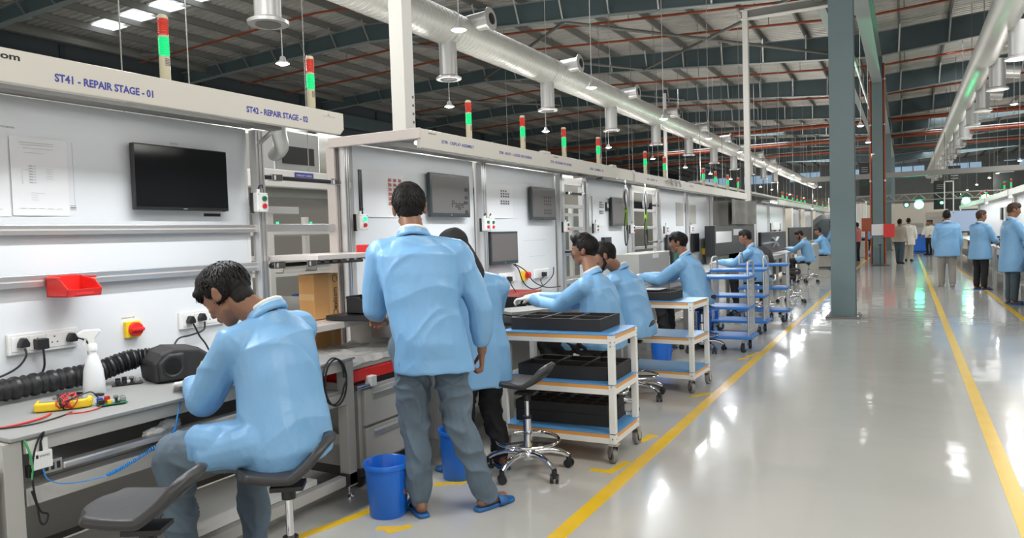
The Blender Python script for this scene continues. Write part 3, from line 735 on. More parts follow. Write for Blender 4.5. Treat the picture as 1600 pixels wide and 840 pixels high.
# ESD wrist strap box
t = thing('wrist_strap_box', 'small white grounding box under the front bench top corner', 'box', (-2.75, 1.47, .66))
MB().box(-2.76, -2.735, 1.435, 1.505, .668, .732).build('housing', M['white_pl'], t, bevel=.004)
MB().box(-2.762, -2.755, 1.425, 1.50, .732, .775).build('mount_plate', M['white_matt'], t)
text('STATIC', (-2.7345, 1.458, .712), .010, M['ink_black'], t, width=.035)
MB().box(-2.7347, -2.734, 1.446, 1.454, .709, .722).build('logo_mark', M['ink_black'], t)
MB().cyl((-2.745, 1.470, .73), (-2.745, 1.470, .765), .006, .004, 8).build('jack', M['black_pl'], t)
MB().tube(smooth_pts([(-2.745, 1.47, .765), (-2.735, 1.478, .80), (-2.74, 1.46, .775), (-2.735, 1.44, .73), (-2.735, 1.43, .66), (-2.735, 1.435, .58), (-2.735, 1.45, .52), (-2.735, 1.475, .50), (-2.735, 1.465, .47), (-2.735, 1.448, .48), (-2.735, 1.44, .54), (-2.735, 1.425, .60)]), .0035, 7).build('cable', M['cable_black'], t, smooth=60)
MB().tube(smooth_pts([(-2.745, 1.415, .785), (-2.735, 1.425, .74), (-2.735, 1.432, .69), (-2.735, 1.428, .64)]), .004, 7).build('earth_wire', M['cable_green'], t, smooth=60)
t = thing('coiled_cable', 'bright blue coiled cord hanging from the worker to the grounding box', 'cord', (-2.7, 1.8, .55))
cp = smooth_pts([(-2.74, 1.470, .668), (-2.73, 1.478, .63), (-2.72, 1.52, .600), (-2.71, 1.60, .585), (-2.70, 1.68, .585), (-2.70, 1.76, .60), (-2.70, 1.86, .63), (-2.70, 1.97, .675), (-2.72, 2.01, .73), (-2.76, 2.06, .78), (-2.78, 2.09, .81)], 8)
MB().tube(cp[:34], .0022, 6).build('straight_cord', M['cable_blue'], t); MB().tube(cp[56:], .003, 6).build('straight_cord', M['cable_blue'], t)
hx = []; A = cp[32:60]
for i in range(len(A) - 1):
    for k in range(10):
        f = k / 10; p = A[i].lerp(A[i + 1], f); an = (i * 10 + k) * .9
        hx.append(p + Vector((math.cos(an) * .006, 0, math.sin(an) * .006)))
MB().tube(hx, .0022, 5).build('coil', M['cable_blue'], t, smooth=80)
# multimeter
t = thing('multimeter', 'yellow handheld multimeter wrapped in red and black leads on the bench', 'multimeter', (-3.05, 1.72, .8))
q = Matrix.Translation((-3.055, 1.735, .802)) @ Matrix.Rotation(math.radians(-36), 4, 'Z')
def pr(m, poly, z0, z1): return m.prism(poly, z0, z1, lambda a, b, d: q @ Vector((a, b, d)))
hol = [(-.045, -.10), (.045, -.10), (.052, -.03), (.044, .09), (.03, .105), (-.03, .105), (-.044, .09), (-.052, -.03)]
pr(MB(), hol, .0, .036).build('holster', M['yellow'], t, bevel=.01, seg=3)
pr(MB(), [(a * .72, b * .82) for a, b in hol], .034, .041).build('face', M['grey_top'], t, bevel=.003)
pr(MB(), [(-.026, .03), (.026, .03), (.026, .07), (-.026, .07)], .041, .043).build('display', M['screen_grey'], t)
MB().cyl(q @ Vector((0, -.02, .04)), q @ Vector((0, -.02, .047)), .018, n=18).build('dial', M['grey_dark'], t, smooth=40)
def wrap(m, off, ph, R0=.05, H=.03, n=3, tilt=0):
    P = []
    for i in range(n * 14 + 1):
        a = 2 * PI * i / 14 + ph; s = i / (n * 14)
        P.append(q @ Vector((math.cos(a) * R0 * 1.12, off + .03 * (s - .5) + .012 * math.sin(a * 2.3 + ph), .024 + math.sin(a) * H)))
    return m.tube(P, .0027, 6)
m = MB(); wrap(m, .01, 0); wrap(m, .03, 1.2, .052, .033); wrap(m, -.005, 2.2, .051, .031, 2); m.build('red_lead', M['cable_red'], t, smooth=60)
m = MB(); wrap(m, .0, .6, .053, .032, 3); m.tube(smooth_pts([q @ Vector(p) for p in ((.05, .0, .03), (.06, .05, .05), (.03, .1, .06), (-.01, .12, .03), (.0, .14, .004))]), .0027, 6); m.build('black_lead', M['cable_black'], t, smooth=60)
MB().tube(smooth_pts([(-2.98, 1.64, .806), (-2.94, 1.58, .806), (-2.92, 1.48, .806), (-2.94, 1.42, .806), (-3.02, 1.37, .81)]), .0045, 7).build('red_probe', M['cable_red'], t, smooth=60)
MB().tube(smooth_pts([(-2.94, 1.70, .804), (-2.90, 1.62, .804), (-2.88, 1.52, .804), (-2.92, 1.44, .804), (-3.0, 1.36, .81)]), .003, 7).build('black_probe', M['cable_black'], t, smooth=60)
MB().tube(smooth_pts([(-2.96, 1.83, .806), (-2.9, 1.79, .805), (-2.88, 1.72, .805), (-2.92, 1.66, .805)]), .0027, 6).build('red_probe', M['cable_red'], t, smooth=60)
# circuit boards
def pcb(c, rz, lab, sx=.11, sy=.075, dark=False):
    t = thing('circuit_board', lab, 'circuit board', (c[0], c[1], .8))
    q2 = Matrix.Translation((c[0], c[1], .8)) @ Matrix.Rotation(rz, 4, 'Z')
    MB().box(-sx / 2, sx / 2, -sy / 2, sy / 2, .006, .008, q2).build('board', M['pcb_green'] if not dark else M['black_pl'], t)
    for a in (-1, 1):
        for b in (-1, 1): MB().cyl(q2 @ Vector((a * sx * .45, b * sy * .45, 0)), q2 @ Vector((a * sx * .45, b * sy * .45, .006)), .003, n=6).build('standoff', M['steel'], t)
    cs = [(-.04, .02, .022, .018, .022, 'pcb_blue'), (-.04, -.01, .02, .02, .018, 'black_pl'), (-.012, .022, .02, .014, .026, 'cable_red'), (-.012, -.02, .014, .014, .016, 'yellow'), (.005, .0, .014, .012, .012, 'white_pl'), (.044, .008, .02, .03, .02, 'steel'), (.02, .024, .012, .01, .01, 'black_pl'), (.018, -.022, .02, .012, .006, 'black_pl'), (-.028, .03, .01, .01, .02, 'white_pl')]
    for a, b, w, l, h, mt in cs:
        if dark and mt in ('yellow', 'cable_red', 'pcb_blue'): mt = 'black_pl'
        MB().box(a - w / 2, a + w / 2, b - l / 2, b + l / 2, .008, .008 + h, q2).build('component', M[mt], t, bevel=.001)
    MB().cyl(q2 @ Vector((.018, .004, .008)), q2 @ Vector((.018, .004, .026)), .006, n=12).build('capacitor', M['black_pl'], t)
    MB().lathe([(.009, 0), (.012, .006), (.008, .012), (.003, .012)], q2 @ Vector((.018, .004, .024)), 12).build('coil', M['grey_dark'], t)
    return t
pcb((-2.93, 1.86), math.radians(68), 'green circuit board with blue red and yellow components beside the multimeter')
pcb((-3.285, 2.17), math.radians(60), 'dark circuit board with a steel port lying behind the spray bottle', .13, .08, True)
tag(MB().bar((-3.29, 1.93, .806), (-3.14, 1.955, .806), .018, .01).build('black_clip', M['black_pl'], bevel=.002), 'short black clip lying under the spray bottle', 'clip')
# spray bottle
t = thing('spray_bottle', 'white spray bottle half full standing on the front bench', 'bottle', (-3.215, 1.965, .8))
bc = (-3.215, 1.965, .8)
MB().lathe([(.001, .0), (.043, .0), (.046, .006), (.045, .05), (.040, .11), (.028, .155), (.020, .175), (.0165, .182), (.0165, .2)], bc, 28).build('bottle_body', M['bottle'], t, smooth=50)
MB().lathe([(.001, .004), (.042, .005), (.0435, .05), (.041, .075), (.001, .075)], bc, 24).build('liquid', M['liquid'], t, smooth=50)
MB().lathe([(.019, .197), (.020, .222), (.016, .228), (.010, .235)], bc, 20).build('collar', M['white_pl'], t, smooth=50)
qb = Matrix.Translation(bc) @ Matrix.Rotation(math.radians(-125), 4, 'Z')
MB().prism([(-.012, .228), (.012, .228), (.018, .25), (.052, .262), (.055, .278), (.03, .292), (-.03, .292), (-.037, .284), (-.02, .262), (-.012, .25)], -.011, .011, lambda a, b, d: qb @ Vector((a, d, b))).build('trigger_head', M['white_pl'], t, bevel=.004)
MB().prism([(.02, .252), (.028, .254), (.036, .225), (.03, .212), (.026, .225)], -.006, .006, lambda a, b, d: qb @ Vector((a, d, b))).build('trigger', M['white_pl'], t, bevel=.002)
# black fume hose and collector box
t = thing('fume_hose', 'ribbed black flexible hose lying along the back of the bench', 'hose', (-3.38, 1.9, .8))
path = smooth_pts([(-3.40, 1.35, .862), (-3.40, 1.60, .86), (-3.40, 1.83, .862), (-3.39, 2.02, .865), (-3.37, 2.10, .875), (-3.35, 2.20, .90), (-3.32, 2.28, .91), (-3.27, 2.33, .91)], 14)
nn = len(path)
MB().tube(path, .05, 20, rfun=lambda s: .045 + .0055 * (1 if int(s * 118) % 3 else -.5) + (-.005 if s > .8 else 0)).build('hose', M['black_pl'], t, smooth=25)
t = thing('fume_collector', 'black plastic fume collector box in front of the seated worker', 'fume collector', (-3.15, 2.45, .8))
q3 = Matrix.Translation((-3.19, 2.37, .8)) @ Matrix.Diagonal((1.08, 1.08, 1.0, 1)) @ Matrix.Rotation(math.radians(-18), 4, 'Z')
MB().prism([(-.125, 0), (.13, 0), (.14, .04), (.13, .105), (.07, .152), (-.04, .165), (-.10, .145), (-.135, .10)], -.10, .10, lambda a, b, d: q3 @ Vector((d, a, b))).build('housing', M['black_soft'], t, bevel=.02, seg=4)
MB().prism([(-.11, .01), (.0, .01), (.0, .14), (-.07, .14), (-.115, .1)], .09, .118, lambda a, b, d: q3 @ Vector((d, a, b))).build('inlet_rim', M['black_soft'], t, bevel=.014, seg=3)
qq = Matrix.Rotation(math.radians(-18), 3, 'Z').to_quaternion() @ Vector((1, 0, 0)).to_track_quat('Z', 'Y')
MB().lathe([(.05, 0), (.05, .004), (.042, .003), (.038, -.002)], q3 @ Vector((.118, -.055, .078)), 24, qq).build('inlet_ring', M['black_pl'], t, smooth=50)
MB().prism([(.055, .045), (.095, .045), (.075, .085)], .1002, .1015, lambda a, b, d: q3 @ Vector((d, a, b))).build('warning_triangle', M['yellow'], t)
for dz in (.07, .10, .125): MB().cyl(q3 @ Vector((.10, .12, dz)), q3 @ Vector((.112, .12, dz)), .009, n=12).build('white_knob', M['white_pl'], t)
# wrapped white bag on the tray
t = thing('plastic_bag', 'crumpled clear plastic bag with white tissue on the tray under the bench top', 'bag', (-2.87, 2.0, .615))
def crumple(c, r, sc, seed, n=3, amp=.35):
    bm = bmesh.new(); bmesh.ops.create_icosphere(bm, subdivisions=n, radius=1)
    for v in bm.verts:
        p = v.co.copy(); k = 1 + amp * noise.noise(p * 2.3 + Vector((seed, 0, 0))) + amp * .5 * noise.noise(p * 5 + Vector((0, seed, 0)))
        v.co = Vector((c[0] + p.x * r * sc[0] * k, c[1] + p.y * r * sc[1] * k, c[2] + p.z * r * sc[2] * k))
    m = MB(); bm.verts.ensure_lookup_table(); m.add([v.co.copy() for v in bm.verts], [tuple(v.index for v in f.verts) for f in bm.faces]); bm.free(); return m
crumple((-2.80, 1.955, .668), .045, (.7, 1.1, .5), 3).build('white_tissue', M['glove'], t, smooth=30)
crumple((-2.81, 2.035, .68), .05, (.7, 1.0, .62), 9).build('clear_film', M['clear_bag'], t, smooth=30)
# cable loop hanging on the bench end
t = thing('cable_loop', 'black cable coiled in a loop hanging at the right end of the front bench', 'cable', (-2.75, 3.0, .6))
P = [(-2.735, 2.985 + .085 * math.cos(a) + (.02 if a > 6 else 0), .70 + .125 * math.sin(a) - .01 * (a / 6.28)) for a in [i * .33 for i in range(0, 42)]]
MB().tube(smooth_pts(P, 3), .005, 7).build('cable', M['cable_black'], t, smooth=60)
# ------------------------------------------------------------------ drawer cabinet between the benches
t = thing('drawer_cabinet', 'grey steel drawer cabinet behind the standing man', 'cabinet', (-3.1, 3.55, 0))
MB().box(-3.4, -2.79, 3.24, 3.86, .13, .60).build('body', M['grey_paint'], t, bevel=.004)
for z0, z1 in ((.375, .585), (.15, .36)):
    o = MB().box(-2.79, -2.765, 3.27, 3.83, z0, z1).build('drawer', M['grey_paint'], t, bevel=.004)
    MB().prism([(0, 0), (.028, -.01), (.028, -.035), (0, -.05)], 3.34, 3.80, lambda a, b, d: Vector((-2.765 + a * .4, d, z1 - .02 + b))).build('handle_lip', M['alu'], o)
MB().box(-3.35, -2.83, 3.28, 3.82, .06, .13).build('plinth', M['black_pl'], t)
for x in (-2.85, -3.33):
    for y in (3.3, 3.8): MB().cyl((x, y - .012, .03), (x, y + .012, .03), .03, n=12).build('castor', M['black_pl'], t)
tag(MB().box(-3.35, -2.80, 3.22, 3.80, .601, .635).build('black_tray', M['black_pl'], bevel=.004), 'flat black tray lying on the drawer cabinet', 'tray')
t = thing('clamp', 'small white and chrome clamp on the front corner of the black tray', 'clamp', (-2.78, 3.3, .6))
MB().cyl((-2.77, 3.20, .612), (-2.77, 3.31, .612), .016, n=14).build('cylinder', M['chrome'], t, smooth=40)
MB().box(-2.80, -2.75, 3.32, 3.37, .60, .66).build('block', M['white_pl'], t, bevel=.003)
tag(MB().box(-3.25, -2.79, 3.19, 3.84, .637, .705).build('red_foam_block', M['red_pl'], bevel=.006), 'red rectangular block lying on the black tray', 'block')
t = thing('wrapped_foam', 'plastic wrapped grey foam slab on top of the red block', 'package', (-3.1, 3.5, .706))
MB().box(-3.32, -2.80, 3.16, 3.83, .707, .755).build('foam', M['machine'], t, bevel=.008)
m = MB(); NX = 22; vs = []
for i in range(NX + 1):
    for j in range(NX + 1):
        u = i / NX; v = j / NX; x = -3.36 + .57 * u; y = 3.14 + .71 * v
        z = .768 + .016 * noise.noise(Vector((x * 11, y * 11, 0))) + .012 * noise.noise(Vector((x * 27, y * 27, 3)))
        e = max(abs(u - .5), abs(v - .5)); z -= .03 * max(0, (e - .46) / .04)
        vs.append((x, y, z))
m.add(vs, [(i * (NX + 1) + j, (i + 1) * (NX + 1) + j, (i + 1) * (NX + 1) + j + 1, i * (NX + 1) + j + 1) for i in range(NX) for j in range(NX)])
m.build('plastic_wrap', M['plastic_wrap'], t, smooth=40)
# ------------------------------------------------------------------ gap between first two stations
def guard_rod(y0, y1, x, z, lab, pads=()):
    t = thing('guard_rod', lab, 'rod', (x, (y0 + y1) / 2, z))
    MB().cyl((x, y0, z), (x, y1, z), .014, n=12).build('rod', M['black_pl'], t, smooth=40)
    for p in pads:
        MB().box(x - .02, x + .022, p - .045, p + .045, z - .02, z + .022).build('clamp', M['steel'], t, bevel=.004)
        MB().box(x + .022, x + .03, p - .02, p + .02, z - .014, z + .014).build('clamp_bolt', M['chrome'], t)
    return t
guard_rod(3.24, 3.92, -3.46, 1.86, 'black crosswise rod with white clamps in the gap, upper one', (3.33, 3.86))
guard_rod(3.24, 4.1, -3.44, 1.315, 'black crosswise rod with metal clamps in the gap, lower one', (3.30, 3.58))
t = thing('transfer_frame', 'pale aluminium transfer frame in the gap between the first two stations', 'frame', (-3.6, 3.57, 0))
for x in (-3.58, -4.5):
    for y in (3.30, 3.86):
        if x == -3.58: continue
        MB().box(x - .025, x + .025, y - .025, y + .025, 0, 2.1 if x == -3.58 else 1.9).build('post', M['alu_pink'], t, bevel=.002)
for x, z0, z1 in ((-3.55, 1.525, 1.575), (-3.9, 1.66, 1.71), (-4.5, 1.36, 1.41), (-4.5, .95, 1.0), (-4.5, 1.7, 1.75)): MB().box(x - .02, x + .02, 3.24, 3.95, z0, z1).build('cross_rail', M['alu'], t, bevel=.002)
for y in (3.42, 3.72):
    MB().cyl((-3.55, y, 1.575), (-3.55, y, 1.59), .008, n=8).build('green_lamp', M['green_on'], t)
MB().box(-3.62, -3.05, 3.24, 3.92, 1.345, 1.375).build('conveyor_beam', M['alu_pink'], t, bevel=.003)
for k in range(9): MB().cyl((-3.10, 3.28 + k * .075, 1.335), (-3.10, 3.31 + k * .075, 1.335), .009, n=8).build('roller', M['grey_dark'], t)
for z in (.93, .30): MB().box(-3.6, -3.1, 3.26, 3.86, z - .02, z + .02).build('shelf', M['alu_pink'], t, bevel=.003)
tag(MB().box(-3.27, -3.17, 3.84, 3.95, 1.332, 1.425).build('red_parts_bin', M['red_pl'], bevel=.006), 'red box left of the standing man at the end of the lower rod', 'bin')
def carton(x0, x1, y0, y1, z0, z1, lab, txt=True):
    t = thing('cardboard_box', lab, 'box', ((x0 + x1) / 2, (y0 + y1) / 2, z0))
    MB().box(x0, x1, y0, y1, z0, z1).build('carton', M['card'], t, bevel=.003)
    MB().box(x1 - .0005, x1 + .0006, (y0 + y1) / 2 + .02, (y0 + y1) / 2 + .055, z0, z1).build('tape', M['card_tape'], t)
    MB().box(x0, x1, y0 - .0006, y0 + .0005, (z0 + z1) / 2 - .02, (z0 + z1) / 2 + .02).build('tape', M['card_tape'], t)
    if txt:
        text('exicom', (x1 + .001, y1 - .018, z0 + .055), .06, M['ink_black'], t, rot=(PI / 2, -PI / 2, PI / 2), bold=.001, width=.14, name='brand_lettering')
        for zz in (z0 + .03, z1 - .035): MB().tube([(x1 + .001, y1 - .036 + .02 * math.cos(a * .5), zz + .024 * math.sin(a * .5)) for a in range(13)], .0022, 4, closed=True).build('logo_ring', M['ink_black'], t)
carton(-3.45, -3.32, 3.48, 3.71, .955, 1.245, 'cardboard box printed exicom on the shelf in the gap')
carton(-3.47, -3.34, 3.50, 3.74, .63, .905, 'plain cardboard box on the lower level below the printed one', False)
# equipment seen through the gap behind the line
t = thing('storage_rack', 'beige rack with black bins seen through the gap', 'rack', (-5.6, 5.6, 0))
for x in (-5.2, -6.2):
    for y in (4.9, 6.4): MB().box(x - .03, x + .03, y - .03, y + .03, 0, 1.75).build('post', M['white_matt'], t)
for z in (.35, .75, 1.15, 1.55): MB().box(-6.2, -5.2, 4.9, 6.4, z - .015, z + .015).build('shelf', M['white_matt'], t)
k = 0
for z, lab in ((.75, 'blue'), (1.15, 'white'), (.35, 'white')):
    for y in (5.1, 5.55, 6.0):
        mt = 'blue_bin' if (lab == 'blue' and y > 5.2) else 'white_matt'
        tag(bin_mesh(y, y + .3, z + .016, z + .17, -5.6, -5.25).build('parts_bin', M[mt]), 'small %s bin on the beige rack behind the gap, level %s, %s of three' % ('blue' if mt == 'blue_bin' else 'white', {.75: 'middle', 1.15: 'upper', .35: 'lowest'}[z], {5.1: 'first', 5.55: 'second', 6.0: 'third'}[y]), 'bin')
t = thing('inner_station', 'grey inner station with blue name plate seen through the gap', 'workstation', (-5.0, 4.9, 0))
MB().box(-5.6, -4.75, 4.4, 6.6, 1.94, 2.09).build('canopy', M['white_matt'], t, bevel=.01)
MB().box(-5.5, -4.85, 4.5, 6.5, 1.86, 1.94).build('underside', M['galv_dull'], t)
MB().box(-4.749, -4.745, 4.80, 5.03, 2.03, 2.075).build('name_plate', M['ink_blue'], t)
text('DISPLAY CABLE', (-4.7445, 4.82, 2.042), .024, M['white_pl'], t, width=.19)
for y in (4.6, 6.5): MB().box(-5.5, -5.44, y - .03, y + .03, 0, 1.87).build('post', M['alu'], t)
t = thing('exhaust_hood', 'grey ventilation box with dark mouth behind the gap', 'hood', (-5.9, 5.4, 2.0))
MB().box(-6.3, -5.6, 5.40, 6.05, 2.095, 2.62).build('box', M['galv'], t, bevel=.02)
MB().box(-5.599, -5.59, 5.50, 5.95, 2.27, 2.45).build('mouth', M['black_pl'], t)
MB().tube(smooth_pts([(-5.2, 5.08, 2.75), (-5.2, 5.08, 2.5), (-5.3, 5.2, 2.38), (-5.65, 5.45, 2.35)]), .07, 14).build('pipe', M['galv'], t, smooth=50)
tag(MB().box(-9.4, -9.3, 3, 48, 0, 2.35).build('partition_panel', M['partition_grey']), 'long beige partition behind the racks left of the line', 'partition')
# ------------------------------------------------------------------ display assembly station
ST2 = thing('display_station', 'cream headed display assembly station behind the standing man', 'workstation', (-3.1, 5.7, 0))
header(ST2, 3.905, 7.56, z0=2.04, z1=2.165, power=12)
MB().box(-3.52, -2.75, 3.885, 3.91, 2.10, 2.168).build('end_beam', M['alu_pink'], ST2, bevel=.003)
o = post(ST2, -3.545, 3.965, z1=2.12, m='alu_pink', w=.075); post(ST2, -3.47, 3.985, z1=2.12, w=.05)
boards(ST2, [(4.11, 5.77), (5.93, 7.54)])
MB().box(-3.53, -3.5, 4.015, 4.11, .62, 2.145).build('end_board', M['grey_paint'], ST2)
post(ST2, -3.47, 5.85, w=.085); post(ST2, -3.47, 7.60)
MB().box(-3.515, -3.5, 3.95, 7.6, .10, .62).build('lower_board', M['grey_paint'], ST2)
text('ST90 - DISPLAY ASSEMBLY', (-2.7495, 4.144, 2.092), .030, M['ink_blue'], ST2, bold=.0005, width=.42)
text('ST80 - BOOT - LOADER UPLOADING', (-2.7495, 4.937, 2.089), .030, M['ink_blue'], ST2, bold=.0005, width=.555)
text('ST70 - PROGRAM UPLOADING', (-2.7495, 5.862, 2.088), .030, M['ink_blue'], ST2, bold=.0005, width=.46)
text('ST60 - COMING - 01', (-2.7495, 6.775, 2.086), .030, M['ink_blue'], ST2, bold=.0005, width=.36)
text('exicom', (-2.7495, 3.99, 2.138), .018, M['ink_black'], ST2, width=.09, name='brand_lettering')
text('exicom', (-2.7495, 5.93, 2.14), .018, M['ink_black'], ST2, width=.09, name='brand_lettering')
MB().box(-2.79, -2.745, 5.72, 5.86, 2.158, 2.182).build('header_joint', M['cream'], ST2, bevel=.004)
MB().box(-2.79, -2.745, 7.40, 7.52, 2.158, 2.182).build('header_joint', M['cream'], ST2, bevel=.004)
for i, y in enumerate((4.70, 5.575, 6.43, 7.32)): tower(y, 'tower light on the display station header, %s from its left end' % NTH[i], z=2.165)
monitor(4.99, 5.606, 1.632, 1.998, 'grey framed monitor reading Page right of the standing man', style='thick')
pg = thing('screen_text', 'the word Page shown on the grey framed monitor', 'screen text', (-3.436, 5.3, 1.7))
text('Page', (-3.4355, 5.30, 1.715), .09, M['ink_black'], pg, width=.19)
for z in (1.86, 1.79, 1.745, 1.665): MB().box(-3.4358, -3.435, 5.52 - (.02 if z == 1.745 else 0), 5.565, z, z + .028).build('icon', M['black_pl'], pg)
monitor(6.84, 7.43, 1.615, 1.965, 'grey framed monitor on the right half of the display station board', style='thick')
tk = thing('screen_icons', 'rows of small dark icons on the right grey monitor', 'screen text', (-3.436, 7.2, 1.7))
for r, z in enumerate((1.85, 1.81, 1.775, 1.71, 1.68)):
    for c in range(4): MB().box(-3.4358, -3.435, 7.13 + c * .05, 7.16 + c * .05, z, z + .02).build('icon', M['black_pl'], tk)
monitor(5.955, 6.50, 1.18, 1.50, 'grey screen low on the board beside the head of the man with glasses', style='thick', x=-3.5)
paper(4.20, 4.71, 1.625, 1.965, 'sheet with red printed squares behind the head of the standing man', kind='red')
tag(MB().box(-3.499, -3.494, 4.165, 4.20, 1.63, 1.97).build('black_strip', M['black_pl']), 'black strip left of the sheet with red squares', 'strip')
paper(6.0, 6.52, 1.63, 1.965, 'white sheet with small grid printing between the two grey monitors', kind='grid')
tag(MB().box(-3.499, -3.496, 4.02, 4.08, 1.83, 1.87).build('paper_label', M['paper']), 'small white label on the end board of the display station', 'label')
control_box(4.10, 1.585, 'button box with lit green button left of the standing man', on=True, x=-3.46)
control_box(5.79, 1.565, 'left one of the paired button boxes between the grey monitors', x=-3.425)
control_box(5.965, 1.565, 'right one of the paired button boxes between the grey monitors', x=-3.47)
control_box(7.61, 1.54, 'button box on the post right of the right grey monitor', x=-3.43)
for y0, z0, y1, lab in ((6.60, 1.50, 7.30, 'upper'), (6.75, 1.33, 7.25, 'lower')):
    tag(MB().box(-3.4995, -3.499, y0 + .12, y1, z0 - .10, z0 - .098).build('outline_mark', M['ink_grey']), 'thin %s outline mark printed on the display station board' % lab, 'label')
sockets(6.17, 6.50, 1.045, 'left white socket on the board beside the red box', (6.26, 6.36)); sockets(6.95, 7.30, 1.04, 'right white socket on the board behind the gloved hand', (7.04, 7.14))
plug(6.33, 1.03, 'square black plug in the left socket of the display station', smooth_pts([(-3.44, 6.33, 1.01), (-3.44, 6.34, .97), (-3.4, 6.36, .9)]), sq=True)
plug(7.12, 1.03, 'square black plug in the right socket of the display station', smooth_pts([(-3.44, 7.12, 1.01), (-3.44, 7.0, .98), (-3.4, 6.98, .9)]), sq=True)
t = thing('isolator_switch', 'small yellow isolator with red knob on the display station board', 'switch', (-3.4995, 6.7, 1.0))
MB().box(-3.4995, -3.46, 6.66, 6.75, .99, 1.09).build('yellow_plate', M['yellow'], t, bevel=.003)
MB().cyl((-3.46, 6.715, 1.045), (-3.42, 6.715, 1.045), .037, .032, 20).build('red_dial', M['red_pl'], t, smooth=40)
t = thing('cable_bundle', 'black cables drooping from the dark low screen to the bench', 'cable', (-3.44, 6.5, .9))
MB().tube(smooth_pts([(-3.45, 6.42, 1.17), (-3.44, 6.5, 1.12), (-3.43, 6.58, .98), (-3.42, 6.75, .90), (-3.42, 7.0, .91), (-3.44, 7.3, 1.0), (-3.47, 7.4, 1.09)]), .006, 7).build('cable', M['cable_black'], t, smooth=60)
MB().tube(smooth_pts([(-3.45, 6.45, 1.17), (-3.43, 6.62, 1.10), (-3.42, 6.8, .97), (-3.42, 7.1, .89), (-3.44, 7.5, .87)]), .006, 7).build('cable', M['cable_black'], t, smooth=60)
B2 = thing('work_bench', 'grey bench along the display station behind the standing pair', 'bench', (-3.1, 5.8, 0))
MB().box(-3.49, -2.72, 3.97, 7.62, .785, .80).build('tabletop', M['grey_top'], B2, bevel=.003)
MB().box(-2.79, -2.75, 3.97, 7.6, .70, .783).build('apron', M['grey_paint'], B2)
MB().box(-3.45, -2.75, 3.955, 3.97, .12, .93).build('end_panel', M['grey_paint'], B2, bevel=.004)
MB().box(-3.44, -2.74, 3.94, 3.955, .90, .935).build('end_lip', M['alu'], B2)
MB().box(-2.77, -2.755, 4.03, 4.95, .22, .70).build('front_panel', M['grey_paint'], B2, bevel=.003)
for y in (4.0, 5.0, 5.85, 6.75, 7.55): MB().box(-2.80, -2.74, y - .03, y + .03, 0, .783).build('leg', M['grey_paint'], B2, bevel=.003)
t = thing('handheld_tray', 'thin black shelf at the elbow of the standing man', 'tray', (-3.0, 3.6, .97))
MB().box(-3.25, -2.62, 3.50, 3.9, .955, .985).build('plate', M['black_pl'], t, bevel=.004)
MB().box(-3.2, -3.0, 3.88, 3.95, .80, .955).build('support', M['alu'], t)
tag(bin_mesh(3.60, 3.74, .987, 1.10, -3.16, -3.0).build('black_bin', M['black_pl']), 'small black bin on the thin black shelf', 'bin')
# bench clutter of the man with glasses
t = thing('red_tray', 'dark red open tray at the back of the display bench', 'tray', (-3.30, 5.9, .8))
m = MB(); m.box(-3.47, -3.15, 5.62, 6.42, .80, .812)
for a in ((-3.47, -3.46, 5.62, 6.42), (-3.16, -3.15, 5.62, 6.42), (-3.47, -3.15, 5.62, 5.63), (-3.47, -3.15, 6.41, 6.42), (-3.47, -3.15, 5.98, 5.99)): m.box(*a, .80, .92)
m.build('tub', M['ink_red'], t)
text('FRAGILE', (-3.149, 6.06, .84), .05, M['ink_grey'], t, width=.2)
tag(bin_mesh(5.0, 5.55, .802, .93, -3.2, -2.86).build('black_bin', M['black_pl']), 'long black bin under the gloved hand of the man with glasses', 'bin')
t = thing('tilted_test_unit', 'grey flat test fixture slanting on the bench before the man with glasses', 'fixture', (-2.85, 5.1, .8))
q4 = Matrix.Translation((-2.72, 4.98, .80)) @ Matrix.Rotation(math.radians(-30), 4, 'Z')
MB().box(-.10, .22, -.12, .22, .06, .085, q4).build('plate', M['galv_dull'], t, bevel=.003)
MB().box(-.13, .25, -.14, .25, -.02, .055, q4).build('base', M['black_pl'], t, bevel=.004)
MB().box(-.13, -.10, -.15, .02, .06, .10, q4).build('handle', M['black_pl'], t, bevel=.006)
t = thing('air_tool_mount', 'black and chrome tool holder hanging under the display bench edge', 'tool holder', (-2.72, 4.55, .6))
for k in range(3): MB().box(-2.74 + .02 * k, -2.70 + .02 * k, 4.38 + k * .12, 4.45 + k * .12, .56 + .02 * k, .76).build('block', M['galv'] if k == 1 else M['black_pl'], t, bevel=.004)
MB().cyl((-2.70, 4.40, .56), (-2.70, 4.40, .49), .014, n=12).build('nozzle', M['chrome'], t)
t = thing('handheld_scanner', 'black handheld scanner lying beyond the gloved hand', 'scanner', (-3.1, 6.2, .8))
MB().tube([(-3.1, 6.05, .83), (-3.1, 6.2, .85), (-3.1, 6.4, .83)], .028, 12, rfun=lambda s: .022 + .012 * abs(1 - 2 * s)).build('body', M['black_pl'], t, smooth=50)
